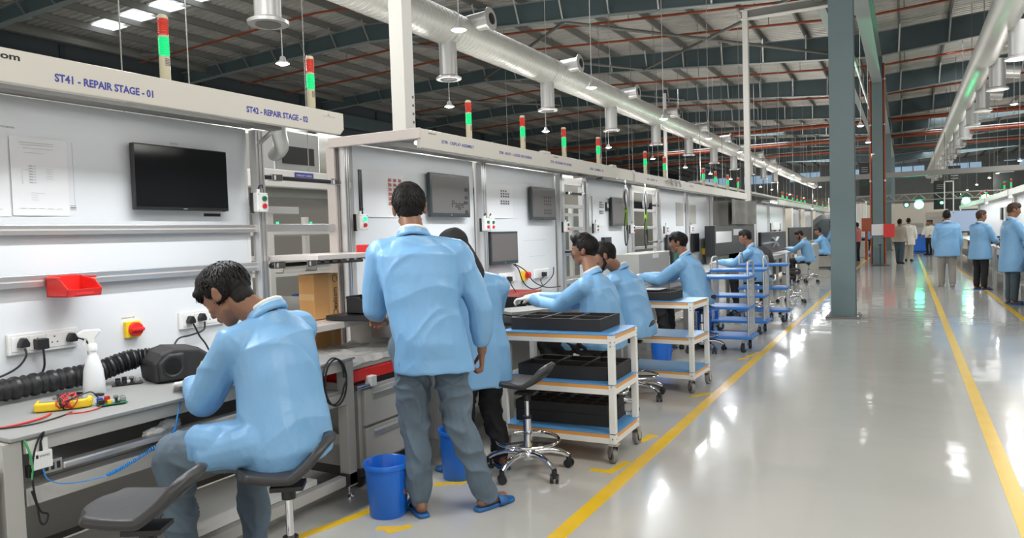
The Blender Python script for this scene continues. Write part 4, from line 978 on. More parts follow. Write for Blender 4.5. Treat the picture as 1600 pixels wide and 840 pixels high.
# ------------------------------------------------------------------ ladder like frame after the display station
def ladder_gap(y0, y1, lab, blue=False, rods=True, mt='alu'):
    t = thing('transfer_frame', lab, 'frame', (-3.5, (y0 + y1) / 2, 0))
    for y in (y0 + .04, y1 - .04): MB().box(-3.52, -3.46, y - .03, y + .03, 0, 2.1).build('post', M[mt], t, bevel=.002)
    for z in (2.05, 1.78, 1.52, 1.22, .9, .5): MB().box(-3.51, -3.47, y0 + .07, y1 - .07, z - .02, z + .02).build('cross_rail', M[mt], t, bevel=.002)
    for y in (y0 + .1, y1 - .1): MB().box(-4.5, -4.44, y - .03, y + .03, 0, 1.9).build('rear_post', M['white_matt'], t)
    for z in (1.75, 1.2, .8): MB().box(-4.49, -4.45, y0 - .2, y1 + .2, z - .02, z + .02).build('rear_rail', M['white_matt'], t)
    return t
ladder_gap(7.66, 8.33, 'ladder like aluminium frame right of the display station')
guard_rod(7.74, 8.25, -3.44, 1.93, 'black rod with white clamps in the ladder frame behind the man with glasses', (7.8, 8.2))
tag(MB().box(-3.46, -3.40, 7.70, 7.95, 1.24, 1.262).build('black_ledge', M['black_pl']), 'short black ledge behind the man with glasses', 'ledge')
# third station
ST3 = thing('workstation', 'white board station with hanging green tools behind the bearded man', 'workstation', (-3.1, 9.2, 0))
header(ST3, 7.60, 8.10, power=0, tube=False); header(ST3, 8.12, 10.30, x=-2.74, z0=2.03, z1=2.15, power=11)
MB().box(-3.5, -2.74, 8.08, 8.12, 2.12, 2.165).build('end_beam', M['alu_pink'], ST3)
boards(ST3, [(8.45, 9.95)]); post(ST3, -3.47, 8.38); post(ST3, -3.47, 10.0)
text('ST50 - ASSEMBLY - 02', (-2.7395, 8.55, 2.08), .032, M['ink_blue'], ST3, width=.42)
for k in range(3): MB().tube([(-2.72, 9.35 + k * .22, 2.10), (-2.70, 9.45 + k * .2, 2.13), (-2.71, 9.55 + k * .2, 2.06)], .012, 5).build('plastic_wrap', M['plastic_wrap'], ST3)
paper(8.65, 9.10, 1.55, 1.93, 'white sheet with dots printed on the third station board', kind='grid')
monitor(9.22, 9.75, 1.545, 1.93, 'grey monitor half hidden by the hanging green tools', style='thick')
t = thing('card_reader', 'small black reader with white face on the third station board', 'reader', (-3.5, 9.12, 1.78))
MB().box(-3.4995, -3.47, 9.10, 9.19, 1.75, 1.86).build('case', M['black_pl'], t, bevel=.004); MB().box(-3.47, -3.469, 9.12, 9.17, 1.79, 1.85).build('face', M['paper'], t)
control_box(8.62, 1.52, 'button box left on the third station board', x=-3.47); control_box(9.93, 1.50, 'button box right of the grey monitor with hanging tools', x=-3.44)
tag(MB().box(-3.4995, -3.45, 8.95, 9.2, 1.20, 1.40).build('dark_panel', M['black_pl']), 'small dark panel low on the third station board above the bearded man', 'panel')
for i, y in enumerate((8.91, 9.745)): tower(y, 'tower light on the third station header, %s of two' % NTH[i], z=2.155)
def hang_tool(y, zt, zb_, x, lab):
    t = thing('hanging_screwdriver', lab, 'screwdriver', (x, y, zt))
    MB().cyl((x, y, zt - .02), (x, y, 2.13), .006, n=6).build('hook_wire', M['steel'], t)
    MB().lathe([(.005, 0), (.04, .03), (.045, .09), (.03, .2), (.012, .26), (.005, .28)], (x, y, zt - .30), 14).build('spring_balancer', M['galv'], t, smooth=50)
    MB().tube(smooth_pts([(x + .01, y - .02, zt - .05), (x + .02, y - .10, zt - .15), (x + .02, y - .06, zt - .3), (x, y - .01, zb_ + .12)]), .008, 7).build('hose', M['cable_black'], t, smooth=50)
    MB().tube(smooth_pts([(x, y + .02, zt - .05), (x, y + .05, zt - .2), (x, y + .0, zb_ + .14)]), .010, 7).build('hose', M['cable_black'], t, smooth=50)
    MB().tube(smooth_pts([(x, y, zb_ + .1), (x + .01, y - .09, zb_ - .05), (x + .01, y - .09, zb_ - .25), (x, y - .02, zb_ - .32), (x, y + .05, zb_ - .2), (x, y + .03, zb_ + .02)]), .007, 7).build('cable', M['cable_black'], t, smooth=50)
    MB().lathe([(.008, 0), (.018, .01), (.02, .12), (.024, .13), (.022, .24), (.010, .25)], (x, y, zb_ - .08), 14).build('grip', M['tool_green'], t, smooth=50)
    MB().cyl((x, y, zb_ - .14), (x, y, zb_ - .07), .006, n=8).build('bit', M['black_pl'], t)
hang_tool(8.38, 2.04, 1.62, -2.95, 'green electric screwdriver hanging left on looped black cable'); hang_tool(9.13, 2.04, 1.56, -2.95, 'green electric screwdriver hanging right near the ladder frame')
ladder_gap(10.1, 11.3, 'ladder like aluminium frame behind the young man leaning forward')
tag(MB().box(-4.8, -4.72, 9.8, 11.2, .9, 1.75).build('rear_partition', M['teal_light']), 'blue grey panel behind the ladder frame', 'panel')
guard_rod(10.6, 11.3, -3.4, 1.30, 'black and chrome rod low in the second ladder frame', (11.1,)); guard_rod(10.9, 11.25, -3.42, 1.86, 'short white clamped rod high in the second ladder frame', (11.1,))
# fourth station
ST4 = thing('workstation', 'fourth white board station with green light streaks', 'workstation', (-3.1, 13, 0))
header(ST4, 10.35, 15.0, x=-2.76, z0=2.03, z1=2.15, power=10)
boards(ST4, [(11.5, 13.10), (13.24, 14.95)])
for y in (11.4, 13.17, 15.03): post(ST4, -3.47, y)
text('ST40', (-2.7595, 10.6, 2.09), .032, M['ink_blue'], ST4, width=.2)
for i, y in enumerate((11.9, 12.76, 13.74, 14.68)): tower(y, 'tower light on the fourth station header, %s of four' % NTH[i], z=2.15)
t = thing('clear_folder', 'crinkled clear plastic pocket on the fourth station board', 'pocket', (-3.495, 12.8, 1.55))
MB().box(-3.4995, -3.49, 12.5, 12.95, 1.55, 1.95).build('pocket', M['plastic_wrap'], t)
tag(MB().box(-3.4995, -3.492, 13.4, 13.85, 1.58, 1.93).build('grey_sheet', M['machine']), 'grey green sheet on the right board of the fourth station', 'paper')
for y, z, l in ((11.62, 1.48, 'leftmost on the fourth station'), (13.2, 1.48, 'in the middle of the fourth station'), (15.05, 1.47, 'right end of the fourth station')): control_box(y, z, 'small white button box, ' + l, x=-3.45)
for y, l in ((12.0, 'left'), (13.6, 'right')): monitor(y - .25, y + .25, 1.05, 1.40, 'dark low screen on the fourth station, %s one' % l, style='thin')
t = thing('isolator_switch', 'yellow isolator with red knob beside the hand of the third seated man', 'switch', (-3.49, 14.4, 1.0))
MB().box(-3.4995, -3.44, 14.3, 14.45, .98, 1.1).build('yellow_plate', M['yellow'], t); MB().cyl((-3.44, 14.38, 1.04), (-3.40, 14.38, 1.04), .04, n=14).build('red_dial', M['red_pl'], t)
for y0, y1, l in ((7.7, 11.2, 'grey bench before the third and ladder stations'), (11.3, 15.0, 'grey bench along the fourth station'), (15.8, 19.8, 'grey bench before the black cabinet'), (20.2, 26, 'pale bench along the far left stations')):
    t = thing('work_bench', l, 'bench', (-3.1, (y0 + y1) / 2, 0))
    MB().box(-3.49, -2.72, y0, y1, .785, .80).build('tabletop', M['grey_top'], t); MB().box(-2.79, -2.75, y0, y1, .70, .783).build('apron', M['grey_paint'], t)
    MB().box(-3.40, -3.38, y0, y1, .10, .70).build('back_panel', M['grey_paint'], t)
    for k in range(5):
        y = y0 + .05 + (y1 - y0 - .1) * k / 4; MB().box(-2.80, -2.74, y - .03, y + .03, 0, .783).build('leg', M['grey_paint'], t)
t = thing('test_machine', 'grey metal test box on the bench before the third seated man', 'machine', (-3.2, 9.75, .8))
MB().box(-3.35, -3.0, 8.97, 10.35, .80, 1.175).build('case', M['machine'], t, bevel=.01)
MB().box(-3.0, -2.995, 9.55, 9.80, 1.10, 1.155).build('label', M['paper'], t)
MB().box(-3.0, -2.96, 10.36, 10.7, .82, 1.17).build('dark_side', M['black_pl'], t, bevel=.005); MB().box(-2.96, -2.957, 10.42, 10.62, .95, 1.14).build('green_display', M['pcb_green'], t)
# curtain + dark cabinets
t = thing('grey_cover', 'grey plastic cover sheet hanging over a tall machine past the fourth station', 'cover', (-3.2, 16, 1.5))
m = MB(); vs = []; NX = 30
for i in range(NX + 1):
    for j in range(13):
        y = 15.3 + 2.9 * i / NX; z = 1.56 + .52 * j / 12; vs.append((-3.15 + .03 * math.sin(y * 5) + .02 * noise.noise(Vector((y * 3, z * 6, 0))), y, z))
m.add(vs, [(i * 13 + j, (i + 1) * 13 + j, (i + 1) * 13 + j + 1, i * 13 + j + 1) for i in range(NX) for j in range(12)])
m.build('sheet', M['grey_curtain'], t, smooth=60)
MB().box(-3.6, -3.2, 15.3, 18.2, .80, 2.05).build('machine_body', M['grey_dark'], t)
t = thing('black_cabinet', 'black bench cabinet with white notices behind the fourth seated man', 'cabinet', (-3.2, 16, .8))
MB().box(-3.35, -3.16, 13.9, 18.0, .95, 1.53).build('case', M['black_pl'], t, bevel=.01)
for y0, y1, z0, z1 in ((14.0, 15.4, 1.20, 1.42), (15.6, 16.5, 1.33, 1.46)): MB().box(-3.16, -3.155, y0, y1, z0, z1).build('notice', M['paper'], t)
MB().box(-3.35, -3.2, 14, 18, .80, .95).build('base', M['grey_dark'], t)
t = thing('office_chair', 'dark round backed chair in front of the black cabinet', 'chair', (-2.45, 14.6, 0))
MB().lathe([(.001, 0), (.22, .02), (.25, .1), (.2, .3), (.1, .38), (.001, .39)], (-2.45, 14.6, .72), 16).build('backrest', M['black_soft'], t, smooth=60)
MB().cyl((-2.45, 14.6, 0), (-2.45, 14.6, .75), .04).build('stem', M['black_pl'], t)
t = thing('monitor', 'back of a big monitor with pale X shaped mount', 'monitor', (-3.1, 20.5, .8))
MB().box(-3.2, -3.12, 18.7, 22.9, .78, 1.36).build('casing', M['black_pl'], t, bevel=.02)
for s in (-1, 1): MB().bar((-3.1, 20.3, 1.08 - s * .12), (-3.1, 21.3, 1.08 + s * .12), .04, .04).build('mount_arm', M['alu'], t)
MB().bar((-3.1, 18.8, 1.08), (-3.1, 20.8, 1.08), .04, .04).build('mount_arm', M['alu'], t)
t = thing('monitor', 'large dark purple toned monitor behind the last seated man', 'monitor', (-3.2, 27, .8))
MB().box(-3.25, -3.2, 24.2, 30.5, .82, 1.46).build('casing', M['black_pl'], t, bevel=.02)
# far left stations
ST5 = thing('workstation', 'bright white far station beyond the portal post', 'workstation', (-3.1, 22.5, 0))
header(ST5, 19.0, 26.2, x=-2.75, power=10)
boards(ST5, [(20.0, 22.0), (22.1, 25.0)])
for y in (19.9, 22.05, 25.1): post(ST5, -3.47, y)
for k in range(3): MB().box(-3.49, -3.46, 22.3 + k * .9, 22.45 + k * .9, 1.35, 1.6).build('black_unit', M['black_pl'], ST5)
MB().box(-3.49, -3.43, 22.6, 23.9, 1.4, 1.62).build('white_unit', M['white_pl'], ST5)
for i, y in enumerate((20.5, 21.35, 22.5, 23.5, 24.45, 25.4)): tower(y, 'small far tower light beyond the portal post, %s of six' % NTH[i], z=2.10)
ST6 = thing('workstation', 'farthest cream station ending in a curved tunnel', 'workstation', (-3.1, 34, 0))
header(ST6, 27, 40, x=-2.75, power=3); boards(ST6, [(27.2, 29), (31, 33), (35, 39)])
for y in (27.1, 29.1, 33.1): post(ST6, -3.47, y)
for i in range(4): tower(29 + 2.2 * i, 'tiny farthest tower light on the left line, %s of four' % NTH[i], z=2.13)
t = thing('curved_tunnel', 'dark arched machine tunnel at the far left', 'machine', (-2.8, 36, 0))
m = MB()
P = [(-1, 0), (-1, 1.4), (-.8, 1.75), (-.4, 1.95), (.5, 1.98), (.5, 0)]
m.prism(P, 33.5, 33.7, lambda a, b, d: Vector((-2.9 + a * .7, d, b))); m.build('end_frame', M['grey_curtain'], t)
MB().prism([(a * .8, b * .9) for a, b in P], 33.3, 33.5, lambda a, b, d: Vector((-2.9 + a * .7, d, b))).build('dark_mouth', M['wall_dark'], t)
# ------------------------------------------------------------------ stools
def seat_mesh():
    bm = bmesh.new(); NL, NW = 26, 14; G = {}
    for i in range(NL + 1):
        s = i / NL
        w = .140 + .030 * math.sin(min(1, s * 1.6) * PI * .5 + .2) - .060 * max(0, (s - .62) / .38) ** 1.5
        w *= (1 - .28 * max(0, 1 - s / .14) ** 2) * (1 - .2 * max(0, (s - .90) / .1) ** 2)
        y = .20 - .40 * s - .02 * max(0, s - .65)
        z = .135 * (max(0, (s - .60) / .40)) ** 1.2 - .012 * math.sin(s * PI)
        for j in range(NW + 1):
            u = 2 * j / NW - 1
            ye = y - .028 * u * u * max(0, 1 - s / .3) + .03 * u * u * max(0, (s - .8) / .2)
            G[i, j] = bm.verts.new((u * w, ye, z + .012 * u * u * (1 - s)))
    for i in range(NL):
        for j in range(NW):
            s = (i + .5) / NL; u = abs(2 * (j + .5) / NW - 1)
            if .80 < s < .90 and u < .56: continue
            bm.faces.new((G[i, j], G[i, j + 1], G[i + 1, j + 1], G[i + 1, j]))
    for v in [v for v in bm.verts if not v.link_faces]: bm.verts.remove(v)
    me = bpy.data.meshes.new('seat'); bm.to_mesh(me); bm.free(); me.materials.append(M['pu_seat']); me.shade_smooth(); return me
SEAT = seat_mesh()
def make_stool(h, ring=.20, lab=''):
    t = thing('swivel_stool', lab, 'stool', (0, 0, 0))
    s = bpy.data.objects.new('seat', SEAT); C.objects.link(s); s.parent = t; s.location = (0, 0, h)
    so = s.modifiers.new('thick', 'SOLIDIFY'); so.thickness = .034; so.offset = -1
    sb = s.modifiers.new('sub', 'SUBSURF'); sb.levels = 1; sb.render_levels = 1
    for px_, py_ in ((-.05, .08), (.0, .10), (.05, .08), (-.03, .02), (.03, .02), (0, -.03)):
        MB().cyl((px_, py_, -.014), (px_, py_, -.0075), .006, n=8).build('vent_hole', M['black_pl'], s)
    MB().box(-.05, .05, -.06, .06, h - .06, h - .044).build('seat_plate', M['black_pl'], t)
    MB().bar((.03, .0, h - .07), (.20, .05, h - .085), .012, .01).build('height_lever', M['black_pl'], t)
    g = MB().cyl((0, 0, .20), (0, 0, h - .06), .0145, n=16).build('gas_lift', M['chrome'], t, smooth=40)
    MB().cyl((0, 0, .10), (0, 0, .34), .026, n=18).build('sleeve', M['chrome'], g, smooth=40)
    MB().cyl((0, 0, .335), (0, 0, .35), .029, n=18).build('collar', M['black_pl'], g, smooth=40)
    MB().cyl((0, 0, h - .10), (0, 0, h - .055), .026, n=18).build('top_collar', M['black_pl'], g, smooth=40)
    m = MB(); m.tube([(.19 * math.cos(a * PI / 18), .19 * math.sin(a * PI / 18), ring) for a in range(36)], .0105, 8, closed=True)
    fr = m.build('foot_ring', M['chrome'], t, smooth=60)
    for k in range(3):
        a = k * 2.0944 + .4; MB().tube([(.025 * math.cos(a), .025 * math.sin(a), ring - .01), (.19 * math.cos(a), .19 * math.sin(a), ring)], .008, 6).build('spoke', M['black_pl'], fr, smooth=60)
    MB().lathe([(.03, .075), (.045, .09), (.045, .13), (.028, .15)], (0, 0, 0), 18).build('hub', M['chrome'], t, smooth=50)
    for k in range(5):
        a = k * 2 * PI / 5 + .35; c, s_ = math.cos(a), math.sin(a)
        m = MB(); m.tube([(c * r, s_ * r, z) for r, z in ((.02, .11), (.08, .125), (.15, .122), (.22, .10), (.26, .075))], .02, 8, rfun=lambda q: .022 - .006 * q)
        l = m.build('base_leg', M['chrome'], t, smooth=60)
        w = MB(); n = Vector((-s_, c, 0))
        p = Vector((c * .262, s_ * .262, .027)); q = Vector((math.cos(a + .8), math.sin(a + .8), 0))
        w.cyl(p - q * .024, p - q * .008, .027, n=14); w.cyl(p + q * .008, p + q * .024, .027, n=14); w.cyl(p + Vector((0, 0, .0)), p + Vector((0, 0, .052)), .016, n=10)
        w.build('castor', M['black_pl'], l, smooth=40)
    return t
def place(t, loc, rz): t.location = loc; t.rotation_euler = (0, 0, rz); return t
R_ = math.radians
SEAT.transform(Matrix.Scale(.92, 4))
st = make_stool(.63, lab='empty black swivel stool at the lower left, cut by the bottom edge')
place(st, (-2.09, 1.42, 0), R_(120))
place(make_stool(.595, lab='black swivel stool carrying the seated man in the foreground'), (-2.045, 1.965, 0), R_(126))
s3 = make_stool(.545, lab='empty black swivel stool in front of the nearest cart'); place(s3, (-2.05, 3.93, 0), R_(96))
for (x, y, l, a) in ((-2.13, 5.42, 'swivel stool under the man with glasses', 90), (-2.10, 6.12, 'swivel stool under the bearded man', 100), (-2.17, 8.78, 'swivel stool under the young man leaning forward', 80), (-2.10, 12.75, 'swivel stool under the fourth seated man', 70), (-2.25, 20.6, 'swivel stool under the last seated man by the column', 100), (-1.95, 15.0, 'empty swivel stool beyond the blue trolleys', 30)):
    dup(s3, (x, y, 0), l, R_(a))
# ------------------------------------------------------------------ buckets
def bucket(x, y, h, r, lab, spot=False):
    t = thing('plastic_bucket', lab, 'bucket', (x, y, 0))
    MB().lathe([(.001, 0), (r * .80, 0), (r * .83, .006), (r * .97, h - .03), (r * 1.03, h - .028), (r * 1.05, h - .004), (r * 1.02, h), (r * .96, h - .006), (r * .80, .012), (.001, .010)], (x, y, 0), 36).build('pail', M['blue_bin'], t, smooth=50)
    m = MB()
    for k in range(3):
        a = -.9 + k * .12 + R_(40); m.bar((x + r * .835 * math.cos(a), y + r * .835 * math.sin(a), .02), (x + r * .965 * math.cos(a), y + r * .965 * math.sin(a), h - .05), .003, .004)
    m.build('rib', M['blue_bin'], t)
    if spot: MB().cyl((x + r * .9 * math.cos(.1), y + r * .9 * math.sin(.1), h * .46), (x + r * .93 * math.cos(.1), y + r * .93 * math.sin(.1), h * .46), .014, n=12).build('sticker', M['ink_red'], t)
bucket(-2.43, 3.03, .285, .118, 'bright blue plastic bucket beside the left foot of the standing man', True)
bucket(-2.40, 3.68, .30, .115, 'bright blue plastic bucket seen between the legs of the standing man')
bucket(-2.45, 8.05, .26, .13, 'blue bucket under the bench beyond the second cart', True)
bucket(-2.30, 9.3, .42, .13, 'tall blue bucket half hidden behind the second cart post')
bucket(-2.5, 10.6, .3, .12, 'small blue bucket low behind the blue trolleys')
# ------------------------------------------------------------------ carts
def castor(t, x, y, r=.05, a=0., mt='wheel_grey'):
    f = Vector((math.cos(a), math.sin(a), 0)); n = Vector((-f.y, f.x, 0)); c = Vector((x, y, 0)) - f * .02
    o = MB().cyl(c - n * .016 + Vector((0, 0, r)), c + n * .016 + Vector((0, 0, r)), r, n=20).build('castor', M[mt], t, smooth=40, bevel=.004)
    MB().cyl(c - n * .018 + Vector((0, 0, r)), c + n * .018 + Vector((0, 0, r)), r * .55, n=14).build('wheel_hub', M['black_pl'], o)
    for s in (-1, 1):
        MB().prism([(-.016, r - .012), (.016, r - .012), (.045, r * 2 + .02), (-.01, r * 2 + .02)], s * .020, s * .023, lambda p, q, d: c + f * p + n * d + Vector((0, 0, q))).build('fork', M['galv'], o)
    MB().box(x - .03, x + .03, y - .03, y + .03, r * 2 + .018, r * 2 + .026).build('plate', M['galv'], o)
def cart(lab, W=.80, D=.50):
    t = thing('shelf_cart', lab, 'cart', (0, 0, 0))
    for x in (-W / 2 + .02, W / 2 - .02):
        for y in (-D / 2 + .02, D / 2 - .02):
            p = MB().box(x - .02, x + .02, y - .02, y + .02, .126, .812).build('post', M['white_matt'], t, bevel=.002)
            for z in (.77, .745, .49, .16): MB().cyl((x - .022, y, z), (x + .0225, y, z), .005, n=8).build('bolt', M['steel'], p); MB().cyl((x, y - .0225, z), (x, y, z), .005, n=8).build('bolt', M['steel'], p)
            castor(t, x, y, .05, random.uniform(-.6, .9) - 1.2)
    for z in (.815, .50, .19):
        s = MB().box(-W / 2 + .002, W / 2 - .002, -D / 2 + .002, D / 2 - .002, z - .026, z - .002).build('shelf', M['orange_edge'], t)
        MB().box(-W / 2, W / 2, -D / 2, D / 2, z - .002, z + .004).build('mat', M['blue_top'], s)
        for y in (-D / 2 + .012, D / 2 - .012): MB().box(-W / 2 + .04, W / 2 - .04, y - .01, y + .01, z - .062 if z != .815 else z - .055, z - .026).build('shelf_rail', M['white_matt'], s)
        for x in (-W / 2 + .012, W / 2 - .012): MB().box(x - .01, x + .01, -D / 2 + .04, D / 2 - .04, z - .062, z - .026).build('shelf_rail', M['white_matt'], s)
    return t
c1 = cart('nearest three shelf cart with blue mats and orange edges carrying black trays')
c1.location = (-2.01, 4.50, 0); c1.rotation_euler = (0, 0, R_(1.5))
dup(c1, (-2.05, 6.68, 0), 'second three shelf cart with blue mats in front of the young man', R_(-3))
def foam_tray(x, y, z, w, d, h, nx, ny, lab, rz=0, mt='foam'):
    t = thing('foam_tray', lab, 'tray', (x, y, z))
    m = MB(); b = .022
    m.box(-w / 2, w / 2, -d / 2, d / 2, 0, .012)
    for i in range(nx + 1):
        u = -w / 2 + b / 2 + (w - b) * i / nx; m.box(u - b / 2, u + b / 2, -d / 2, d / 2, .012, h)
    for j in range(ny + 1):
        v = -d / 2 + b / 2 + (d - b) * j / ny
        for i in range(nx):
            u0 = -w / 2 + b / 2 + (w - b) * i / nx + b / 2; u1 = u0 + (w - b) / nx - b; m.box(u0, u1, v - b / 2, v + b / 2, .012, h)
    me = m.build('tray_body', M[mt], None)
    me.data.transform(Matrix.Translation(me.location)); me.location = (0, 0, 0); me.parent = t
    t.rotation_euler = (0, 0, rz)
foam_tray(-2.055, 4.555, .8205, .64, .40, .078, 3, 2, 'black compartment tray on the top shelf of the nearest cart', R_(2))
foam_tray(-1.985, 4.545, .5055, .68, .40, .085, 3, 2, 'black compartment tray on the middle shelf of the nearest cart', R_(2))
foam_tray(-2.04, 4.56, .1955, .66, .36, .075, 6, 4, 'lower black tray of the pair on the bottom shelf of the nearest cart', R_(3))
foam_tray(-2.045, 4.565, .2715, .66, .36, .06, 6, 4, 'upper black tray of the pair on the bottom shelf of the nearest cart', R_(3))
foam_tray(-2.16, 6.70, .8205, .56, .36, .075, 2, 2, 'black compartment tray on the top shelf of the second cart', R_(-3))
tag(MB().box(-2.32, -2.02, 6.6, 6.85, .897, .91).build('black_panel_part', M['black_pl'], bevel=.003), 'flat black part lying across the tray of the second cart', 'part')
# ------------------------------------------------------------------ blue platform trolleys
def trolley(lab, W=.80, D=.46, shelves=(.19, .54, .90)):
    t = thing('platform_trolley', lab, 'trolley', (0, 0, 0))
    for i, z in enumerate(shelves):
        w = W / 2 if i == 0 else W / 2 - .03
        MB().box(-w, w, -D / 2, D / 2, z - .035, z).build('deck', M['blue_cart'], t, bevel=.012, seg=3)
    for sx in (-1, 1):
        x = sx * (W / 2 - .05); H = 1.07
        pts = [(x, -D / 2 + .05, .19)] + [(x, -D / 2 + .05, H - .1)] + [(x, -D / 2 + .15 - .1 * math.cos(a), H - .1 + .1 * math.sin(a)) for a in (.5, 1.0, 1.57)] + [(x, D / 2 - .15 + .1 * math.sin(a), H - .1 + .1 * math.cos(a)) for a in (0, .5, 1.0)] + [(x, D / 2 - .05, H - .1), (x, D / 2 - .05, .19)]
        f = MB().tube(pts, .013, 8).build('end_frame', M['galv'], t, smooth=50)
        for k in range(1, 6): MB().cyl((x, -D / 2 + .05 + (D - .1) * k / 6, .20), (x, -D / 2 + .05 + (D - .1) * k / 6, .88), .004, n=5).build('wire', M['galv'], f)
        for k in range(8): MB().cyl((x, -D / 2 + .05, .25 + .08 * k), (x, D / 2 - .05, .25 + .08 * k), .0035, n=5).build('wire', M['galv'], f)
        for sy in (-1, 1): castor(t, sx * (W / 2 - .1), sy * (D / 2 - .06), .055, .3 * sy + (1.57 if sx > 0 else 0), 'black_pl')
        for sy in (-1, 1): MB().cyl((sx * (W / 2 - .1), sy * (D / 2 - .06) - .022, .055), (sx * (W / 2 - .1), sy * (D / 2 - .06) + .022, .055), .028, n=12).build('castor_disc', M['wheel_blue'], t)
    return t
t1 = trolley('nearest blue platform trolley beyond the second cart'); t1.location = (-1.98, 8.98, 0)
dup(t1, (-2.06, 10.55, 0), 'middle blue platform trolley before the fourth seated man', 0)
dup(t1, (-1.97, 12.0, 0), 'farthest of the three blue platform trolleys', R_(3))
# ------------------------------------------------------------------ people
V = Vector
def ell(m, c, r, q=None, nu=14, nv=9):
    c = V(c); vs = [c + (q @ V((0, 0, r[2])) if q else V((0, 0, r[2])))]
    for j in range(1, nv):
        t = PI * j / nv
        for i in range(nu):
            a = 2 * PI * i / nu; p = V((r[0] * math.sin(t) * math.cos(a), r[1] * math.sin(t) * math.sin(a), r[2] * math.cos(t)))
            vs.append(c + (q @ p if q else p))
    vs.append(c - (q @ V((0, 0, r[2])) if q else V((0, 0, r[2]))))
    fs = [(0, 1 + i, 1 + (i + 1) % nu) for i in range(nu)]
    for j in range(nv - 2):
        for i in range(nu): fs.append((1 + j * nu + i, 1 + (j + 1) * nu + i, 1 + (j + 1) * nu + (i + 1) % nu, 1 + j * nu + (i + 1) % nu))
    L = len(vs) - 1; b = 1 + (nv - 2) * nu
    fs += [(L, b + (i + 1) % nu, b + i) for i in range(nu)]
    m.add(vs, fs)
def cap(m, p0, p1, r0, r1, sq=1.0, side=None, n=14):
    """tapered capsule; sq squashes it across 'side'"""
    p0 = V(p0); p1 = V(p1); a = p1 - p0; L = a.length
    if L < 1e-5: return ell(m, p0, (r0, r0, r0))
    a.normalize(); sd = (V(side) - a * V(side).dot(a)).normalized() if side is not None else a.orthogonal().normalized()
    b = a.cross(sd); rings = []
    for k in range(4):
        t = PI / 2 * (1 - k / 4); rings.append((-r0 * math.sin(t), r0 * math.cos(t)))
    rings = [(z, r) for z, r in rings if r > 1e-6]
    rings += [(L * s, r0 + (r1 - r0) * s) for s in (0, .33, .66, 1)]
    for k in range(1, 4):
        t = PI / 2 * k / 4; rings.append((L + r1 * math.sin(t), r1 * math.cos(t)))
    vs = [p0 - a * r0]
    for z, r in rings:
        for i in range(n):
            t = 2 * PI * i / n; vs.append(p0 + a * z + sd * r * math.cos(t) + b * r * sq * math.sin(t))
    vs.append(p1 + a * r1); R = len(rings)
    fs = [(0, 1 + (i + 1) % n, 1 + i) for i in range(n)]
    for j in range(R - 1):
        for i in range(n): fs.append((1 + j * n + i, 1 + j * n + (i + 1) % n, 1 + (j + 1) * n + (i + 1) % n, 1 + (j + 1) * n + i))
    q = len(vs) - 1; bb = 1 + (R - 1) * n
    fs += [(q, bb + i, bb + (i + 1) % n) for i in range(n)]
    m.add(vs, fs)
def chain(m, pts, rs, sq=1.0, side=None, n=14):
    for i in range(len(pts) - 1): cap(m, pts[i], pts[i + 1], rs[i], rs[i + 1], sq, side, n)
def loft(m, rings, n=26):
    """rings: (centre, right vector, forward vector, half width, half depth, power)"""
    vs = []
    for c, rt, fw, a, b, pw in rings:
        for i in range(n):
            t = 2 * PI * i / n; x = math.copysign(abs(math.cos(t)) ** (2 / pw), math.cos(t)); y = math.copysign(abs(math.sin(t)) ** (2 / pw), math.sin(t))
            vs.append(V(c) + rt * a * x + fw * b * y)
    R = len(rings); fs = []
    for j in range(R - 1):
        for i in range(n): fs.append((j * n + i, j * n + (i + 1) % n, (j + 1) * n + (i + 1) % n, (j + 1) * n + i))
    fs += [tuple(range(n - 1, -1, -1)), tuple(range((R - 1) * n, R * n))]
    m.add(vs, fs)
def fuse(m, name, mt, parent, vox, smooth=4, disp=None, top=None):
    """weld the overlapping closed pieces of m into one smooth skin; origin at the base"""
    me = bpy.data.meshes.new(name); me.from_pydata([tuple(v) for v in m.v], [], m.f)
    bm = bmesh.new(); bm.from_mesh(me); bmesh.ops.recalc_face_normals(bm, faces=bm.faces); bm.to_mesh(me); bm.free()
    tmp = bpy.data.objects.new('tmp', me); C.objects.link(tmp)
    r = tmp.modifiers.new('r', 'REMESH'); r.mode = 'VOXEL'; r.voxel_size = vox
    if smooth: s = tmp.modifiers.new('s', 'SMOOTH'); s.iterations = smooth; s.factor = .6
    dg = bpy.context.evaluated_depsgraph_get(); out = bpy.data.meshes.new_from_object(tmp.evaluated_get(dg))
    bpy.data.objects.remove(tmp); bpy.data.meshes.remove(me); out.name = name
    if disp:
        nn = [v.normal.copy() for v in out.vertices]
        for v, nv in zip(out.vertices, nn): v.co += nv * disp(v.co, nv)
    off = wloc(parent) if parent is not None else V(top)
    out.transform(Matrix.Translation(-off)); out.materials.clear(); out.materials.append(mt); out.shade_smooth()
    o = bpy.data.objects.new(name, out); C.objects.link(o)
    if parent is not None: o.parent = parent
    else: o.location = off
    return o
def ridge(p): return 1 - 2 * abs(noise.noise(p))
def cloth_disp(amp, seed, axis=None, fr=5.0):
    """folds: long ridges running roughly down the cloth plus small puckers"""
    def f(co, nv):
        w = noise.noise(co * 2.2 + V((seed, 0, 0))) * 1.4
        a = max(0, ridge(V((co.x * 5.5 + w, co.y * 5.5 - w, co.z * 1.7 + seed + (co.x + co.y) * 1.2)))) ** 2.5
        b = max(0, ridge(V((co.x * 3 - co.z * 2.2 + seed, co.y * 3 + co.z * 2.6 + w, co.z * .8)))) ** 3.5
        c = noise.noise(V((co.x * 13, co.y * 13, co.z * 9 + seed)))
        return amp * (.5 * a + .45 * b + .22 * c - .25)
    return f
